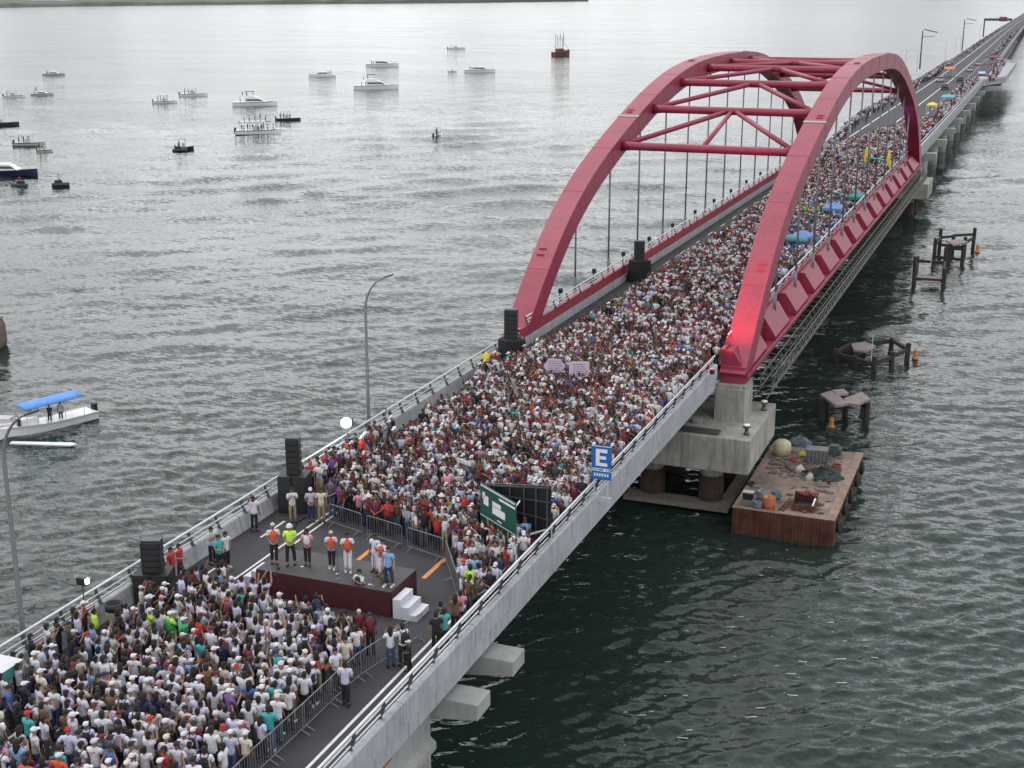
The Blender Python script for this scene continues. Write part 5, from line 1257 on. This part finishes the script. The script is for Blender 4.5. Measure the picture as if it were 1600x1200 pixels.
sp(630, 1040, 0, (2, 45), 'white', 'black', 'hair', 'hair', 'phone', 'person in white with dark trousers just right of the woman in blue jeans', pack='black')
sp(640, 1048, 0, (3, 40), 'black', 'black', 'cap', 'white', 'clasp', 'crouched-looking dark person with white cap right of the barrier', h=.72)
sp(541, 1102, 0, (2, 45), 'pale lilac', 'black', 'hair', 'hair', 'clasp', 'guard in pale shirt and black trousers alone outside the right barrier')
sp(563, 950, 0, (0, 36), 'white', 'black', 'hair', 'hair', 'phone', 'photographer in white with dark vest against the maroon stage skirt', vest='charcoal')
sp(437, 928, 0, (0, 36), 'brown', 'black', 'hair', 'hair', 'phone', 'photographer in brown crouching against the maroon stage skirt', h=.7)
sp(602, 950, 0, (0, 36), 'olive', 'black', 'hair', 'hair', 'down', 'person in olive directly left of the white stage steps', h=.98)
sp(75, 1003, 0, (0, 45), 'white', 'dark grey', 'hair', 'hair', 'phone', 'person in white shirt at the left railing beside the camera crew')
sp(92, 1000, 0, (0, 45), 'black', 'black', 'hair', 'hair', 'phone', 'camera operator in black by the left railing, nearest the white shirt')
sp(118, 992, 0, (0, 45), 'charcoal', 'black', 'hair', 'hair', 'phone', 'camera operator in charcoal under the television light')
sp(134, 988, 0, (0, 45), 'maroon', 'black', 'cap', 'white', 'phone', 'camera operator in maroon with white cap right of the television light')
sp(50, 1020, 0, (0, 45), 'black', 'charcoal', 'hair', 'hair', 'phone', 'camera operator in black next to the white canopy')
sp(270, 1020, 0, (0, 45), 'lime', 'green', 'cap', 'white', 'phone', 'person in bright green shirt and white cap, middle of three greens', vest='green')
sp(238, 1015, 0, (0, 45), 'lime', 'denim', 'cap', 'white', 'phone', 'person in yellow-green shirt and white cap, leftmost of three greens')
sp(290, 1030, 0, (0, 45), 'green', 'denim', 'cap', 'white', 'raised', 'person in green shirt with raised arms, rightmost of three greens', vest='green')
sp(358, 1140, 0, (0, 45), 'white', 'black', 'cap', 'white', 'down', 'person in dark-and-white striped shirt in the near crowd', vest='navy')
sp(50, 1185, 0, (0, 45), 'teal', 'black', 'cap', 'red', 'clasp', 'person in pale teal shirt and red cap at the bottom left')
sp(72, 1170, 0, (0, 45), 'brown', 'black', 'hair', 'hair', 'down', 'broad person in brown shirt at the bottom left')
sp(423, 1175, 0, (0, 45), 'teal', 'denim', 'hair', 'hair', 'clasp', 'person in turquoise shirt leaning on the right barrier near the bottom')
sp(110, 1150, 0, (0, 45), 'pale lilac', 'khaki', 'hair', 'hair', 'clasp', 'tall person in pale lilac shirt and khaki trousers at the lower left')
# crowd spots ---------------------------------------------------------------
def scatter(poly_fn, x0, x1, y0, y1, dx, dy, jit, keep):
    out_ = []; r_ = 0; y = y0
    while y < y1:
        x = x0+(dx/2 if r_ % 2 else 0)
        while x < x1:
            a, b_ = x+RNG.normal()*jit, y+RNG.normal()*jit
            kp = keep(a, b_) if callable(keep) else keep
            if poly_fn(a, b_) and RNG.random() < kp: out_.append((a, b_))
            x += dx
        y += dy; r_ += 1
    return out_
def near_ok(x, y):
    if x > 4.35: return False
    if x > -3.2 and y > 42.75-.2*(x+1.5): return False
    if y > 43.6: return False
    lim = -6.5 if y < 41 else -6.3+(y-41)*.45
    if y > 41.4 and y < 43.8 and x < -5.5: return False
    if 38.5 < y < 41.6 and x < -5.9: return False
    return x > lim
near = scatter(near_ok, -6.8, 4.6, 28.5, 45.6, .58, .50, .09, lambda x, y: (.66 if y < 32 else .84 if y < 37 else .95)*(1-.35*(x < -5)))
def left_lim(y):
    t = [(50, -3.8), (53, -4.3), (58, -5.4), (66, -5.2), (80, -5.3), (88, -4.4), (100, -4.0), (115, -3.9), (135, -3.4), (160, -3.8), (190, -4.8), (219, -5.4)]
    for (a, c), (b_, d) in zip(t, t[1:]):
        if y <= b_: return c+(d-c)*(y-a)/(b_-a)
    return -5.4
def front_y(x):
    if x < 3.3: return 52.9-(x+4)*.28
    return 50.6-(x-3.3)*1.7
def mid_ok(x, y):
    if x > 7.0 or y < front_y(x)+.35 or x < left_lim(y): return False
    # keep clear of the sign frame
    for (a, c) in ((A, B), (A+Vector((.1, .35, 0)), pS)):
        ab = Vector((c.x-a.x, c.y-a.y)); ap_ = Vector((x-a.x, y-a.y)); t = max(0, min(1, ap_.dot(ab)/ab.dot(ab)))
        if (ap_-ab*t).length < .38: return False
    return True
def clump(x, y): return .80+.20*math.sin(x*1.3+2*math.sin(y*.31))*math.sin(y*.47+1.7*math.sin(x*.5))+.06*math.sin(y*1.9+x)
mid = scatter(mid_ok, -6, 7.2, 46, 88.5, .50, .45, .10, lambda x, y: min(1, clump(x, y)+.12))
arch_crowd = scatter(lambda x, y: left_lim(y) < x < 6.7, -6, 6.9, 88.5, 196, .60, .60, .09, lambda x, y: min(1, clump(x, y)+.06))
arch_crowd += scatter(lambda x, y: x > -6.3+max(0, y-225)*.14 and x < 6.7, -6.5, 6.9, 196, 275, .75, .85, .15, lambda x, y: .8 if y < 235 else .55)
far_crowd = []
for _ in range(480):
    y = 225+RNG.random()**.7*330; x = fl(y)+.8+abs(RNG.normal())*1.1; far_crowd.append((x+far_shift(y), y))
for _ in range(380):
    y = 255+RNG.random()*330; x = (6.9 if not 445 < y < 590 else 11)-abs(RNG.normal())*1.4; far_crowd.append((x+far_shift(y), y))
for _ in range(160):
    y = 600+RNG.random()*600; far_crowd.append((5.5-abs(RNG.normal())*1.5+far_shift(y), y))
for _ in range(60):
    y = 600+RNG.random()*700; far_crowd.append((fl(y)+1+abs(RNG.normal())+far_shift(y), y))
# fringe of loose people by the left parapet behind the work light
for _ in range(34):
    y = 55.5+RNG.random()*9; far_crowd.append((-6.6+RNG.random()*.8, y))
for _ in range(14):
    far_crowd.append((-6.6+RNG.random()*1.0, 76+RNG.random()*5))
def clear(x, y, r_=.38): return all((x-a)**2+(y-b_)**2 > r_*r_ for a, b_ in SPEC)
near = [q for q in near if clear(*q)]
near.sort(key=lambda q: (Vector((q[0], q[1], 1))-CAM).length)
NI = 300-len(SPEC)
def visible(q): px, py = pix((q[0], q[1], 1.3)); return -25 < px < 1625 and py < 1225
ind = [q for q in near if visible(q)][:NI]; inds = set(ind)
rest = [(x, y, 'near') for x, y in near if (x, y) not in inds]+[(x, y, 'mid') for x, y in mid+arch_crowd+far_crowd if clear(x, y)]
# labels for the individuals ------------------------------------------------
recs = []
POSEW = {'down': 'with arms down', 'phone': 'holding both hands up in front', 'raised': 'with both arms raised', 'one_up': 'with one arm raised', 'clasp': 'with hands together', 'hips': 'with hands on hips'}
for x, y in ind:
    s, t_, hk, hc = outfit('near')
    pose = pick(['down', 'phone', 'raised', 'one_up', 'clasp', 'hips'], [30, 30, 9, 9, 16, 6] if y > 36 else [40, 28, 4, 5, 17, 6])
    pk = pick([None, 'black', 'navy', 'red'], [86, 8, 4, 2])
    if y > 41: zone = 'under the stage'
    elif x > 3.2: zone = 'by the right barrier'
    elif x < -4.6: zone = 'by the left parapet'
    elif y < 33.2: zone = 'at the bottom edge'
    elif y < 37.2: zone = 'in the nearest rows'
    elif x < -1: zone = 'mid-left of crowd'
    else: zone = 'mid-right of crowd'
    head = {'hair': 'short dark hair', 'long_hair': 'long dark hair', 'cap': hc+' cap', 'sunhat': hc+' sun hat'}[hk]
    recs.append([x, y, s, t_, hk, hc, pose, pk, zone, head])
from collections import defaultdict
ORD2 = ['leftmost', 'second from left', 'third from left', 'fourth from left', 'fifth from left', 'sixth from left', 'seventh from left', 'eighth from left', 'ninth from left', 'tenth from left']
by = defaultdict(list)
for r_ in recs: by[(r_[2], r_[3], r_[9], r_[8])].append(r_)
for key, L_ in by.items():
    L_.sort(key=lambda r_: pix((r_[0], r_[1], 1.5))[0])
    for i, r_ in enumerate(L_):
        base_ = f"{r_[2]} shirt, {r_[3]} trousers, {r_[9]}, {r_[8]}"
        if len(L_) > 1:
            base_ = f"{ORD2[min(i, 9)] if i < len(L_)-1 or len(L_) > 10 else 'rightmost'} with {base_}"
        elif r_[7]: base_ = f"{base_}, {r_[7]} backpack"
        if len(base_.split()) > 15: base_ = base_.replace('short dark', 'dark').replace('long dark', 'long')
        if len(base_.split()) > 15: base_ = base_.replace(' with ', ' ', 1)
        r_.append('person, '+base_)
for r_ in recs:
    x, y, s, t_, hk, hc, pose, pk, zone, head, lab = r_
    tx, ty = (0.6+RNG.normal()*.8, 46.5)
    f = facing(x, y, tx, ty)+RNG.normal()*.25
    if RNG.random() < .10: f += RNG.normal()*1.5
    person_at(x, y, 0, f, s, t_, hk, hc, pose, lab, pack=pk, h=1.0+RNG.normal()*.045, grp='people in the crowd before the stage')
# everyone further off: one mesh of simple but complete figures --------------
def lowpoly(pose, hk, seed):
    p = MB(); rg = np.random.default_rng(seed)   # material slot number doubles as the colour key: 0 skin 1 shirt 2 trousers 3 head cover
    def ring(x, y, z, rx, ry, n_=6): return [(x+rx*math.cos(a), y+ry*math.sin(a), z) for a in np.linspace(0, 2*math.pi, n_, endpoint=False)]
    for s_ in (-1, 1): p.sweep([ring(s_*.11, .0, 0, .06, .10, 5), ring(s_*.11, 0, .1, .06, .07, 5), ring(s_*.10, 0, .5, .075, .075, 5), ring(s_*.08, 0, .92, .10, .11, 5)], 2)
    p.sweep([ring(0, 0, .88, .17, .12), ring(0, 0, 1.1, .155, .115), ring(0, 0, 1.34, .21, .12), ring(0, 0, 1.45, .14, .09), ring(0, 0, 1.48, .05, .05)], 1)
    p.sweep([ring(0, 0, 1.45, .05, .05), ring(0, .012, 1.53, .07, .08), ring(0, .015, 1.60, .082, .10), ring(0, .01, 1.69, .06, .07)], 0)
    for s_, (el, wr) in zip((-1, 1), ARMS[pose]):
        sh = Vector((s_*.20, 0, 1.41)); e_ = Vector((s_*el[0], el[1], el[2])); w_ = Vector((s_*wr[0], wr[1], wr[2])); m_ = sh.lerp(e_, .7); h_ = w_+(w_-e_).normalized()*.12
        p.tube([sh, m_], [.075, .06], 4, 1, False); p.tube([m_, e_, w_, h_], [.045, .042, .03, .03], 4, 0)
    if hk == 'cap':
        p.sweep([ring(0, .01, 1.635, .10, .115, 7), ring(0, .0, 1.72, .075, .09, 7), ring(0, 0, 1.755, .02, .02, 7)], 3); p.add([(-.07, .10, 1.645), (.07, .10, 1.645), (.06, .19, 1.63), (-.06, .19, 1.63)], [(0, 1, 2, 3)], 3)
    elif hk == 'sunhat': p.sweep([ring(0, .01, 1.64, .21, .22, 8), ring(0, .01, 1.66, .10, .11, 8), ring(0, 0, 1.76, .06, .07, 8)], 3)
    elif hk == 'long_hair': p.sweep([ring(0, -.03, 1.36, .08, .05), ring(0, -.03, 1.55, .10, .085), ring(0, -.005, 1.66, .10, .11), ring(0, 0, 1.74, .05, .06)], 3)
    else: p.sweep([ring(0, -.025, 1.56, .088, .085), ring(0, -.008, 1.645, .095, .108), ring(0, 0, 1.74, .045, .055)], 3)
    v = np.array(p.v, float); loops = []; tot = []; vm = np.zeros(len(v), int)
    for f, mi in zip(p.f, p.m):
        loops.extend(f); tot.append(len(f))
        for i in f: vm[i] = mi
    return v, np.array(loops), np.array(tot), vm
LP = [(lowpoly(po, hk, 1), po, hk) for hk in ('hair', 'long_hair', 'cap', 'sunhat') for po in ('down', 'phone', 'raised', 'one_up', 'clasp')]
LPW = np.array([{'hair': 42, 'long_hair': 18, 'cap': 26, 'sunhat': .2}[hk]*{'down': 34, 'phone': 30, 'raised': 7, 'one_up': 8, 'clasp': 21}[po] for _, po, hk in LP], float); LPW /= LPW.sum()
VV, LL, TT_, CC = [], [], [], []; off = 0
jobs = [(x, y, 0.0, z) for x, y, z in rest]+[(q.x, q.y, q.z, 'boat') for q, s_ in BOAT_PEOPLE]
for (x, y) in ((-46.5, 79.4), (-44.2, 80.6), (-43.0, 81.2), (-48.2, 78.4)): pass
for x, y, z, zone in jobs:
    (v, lo_, to_, vm), po, hk = LP[RNG.choice(len(LP), p=LPW)]
    if zone == 'boat': f = RNG.random()*6.28
    elif zone == 'near': f = facing(x, y, .5, 47)
    else: f = math.pi+RNG.normal()*.35
    c_, s_ = math.cos(f), math.sin(f); h = 1.0+RNG.normal()*.06
    q = v.copy(); q[:, 0] = (v[:, 0]*c_-v[:, 1]*s_)*h+x; q[:, 1] = (v[:, 0]*s_+v[:, 1]*c_)*h+y; q[:, 2] = v[:, 2]*h+z
    sh_, tr_, _, hc = outfit('near' if zone == 'near' else 'mid')
    if zone == 'mid' and x > 1.5 and 126 < y < 168 and RNG.random() < .45: sh_ = pick(['blue', 'sky blue', 'teal', 'navy'], [4, 4, 3, 2])
    if zone == 'mid' and abs(x-2) < 2 and 150 < y < 158 and RNG.random() < .4: sh_ = 'lime'
    if hk in ('hair', 'long_hair'): hcol = (.014, .010, .009)
    elif hk == 'cap': hcol = COLS[pick(['white', 'cream', 'light grey', 'maroon', 'black', 'red', 'navy', 'pink'], [42, 10, 10, 9, 12, 5, 9, 2])]
    else: hcol = COLS['cream']
    j = 1+RNG.normal()*.08
    tab = np.array([SKINS[RNG.integers(4)], COLS[sh_], COLS[tr_], hcol])*j
    VV.append(q); LL.append(lo_+off); TT_.append(to_); CC.append(np.c_[np.clip(tab[vm], 0, 1), np.ones(len(v))]); off += len(v)
V_ = np.concatenate(VV).astype(np.float32); L2 = np.concatenate(LL).astype(np.int32); T2 = np.concatenate(TT_).astype(np.int32); C2 = np.concatenate(CC).astype(np.float32)
me = bpy.data.meshes.new('crowd'); me.vertices.add(len(V_)); me.vertices.foreach_set('co', V_.ravel())
me.loops.add(len(L2)); me.loops.foreach_set('vertex_index', L2)
me.polygons.add(len(T2)); me.polygons.foreach_set('loop_start', np.concatenate([[0], np.cumsum(T2)[:-1]]).astype(np.int32))
me.update(calc_edges=True); me.validate()
at_ = me.attributes.new('tint', 'FLOAT_COLOR', 'POINT'); at_.data.foreach_set('color', C2.ravel())
me.materials.append(M_CROWD); me.polygons.foreach_set('use_smooth', [True]*len(me.polygons))
o = link('crowd', me); o['kind'] = 'stuff'; o['label'] = 'dense crowd filling the road behind the stage and under the red arch'; o['category'] = 'crowd'
print('PEOPLE individuals', len(SPEC)+len(ind), 'crowd', len(jobs), 'tris', int((T2-2).sum()))
# people aboard the blue-roofed launch
for k, (dx, lab, c) in enumerate(((-.1, 'person in dark clothes standing in the middle of the blue-roofed launch', 'navy'), (-1.1, 'person in grey standing towards the stern of the blue-roofed launch', 'light grey'), (2.6, 'person sitting low at the bow of the blue-roofed launch', 'black'))):
    L0_ = [o_ for o_ in scene.objects if o_.name.startswith('canopy_launch')][0]
    q = L0_.location+Matrix.Rotation(L0_.rotation_euler.z, 3, 'Z')@Vector((dx, .25, .35))
    person_at(q.x, q.y, q.z, YAW+math.pi, c, 'black', 'hair', 'hair', 'down', lab, h=.95 if k < 2 else .7)
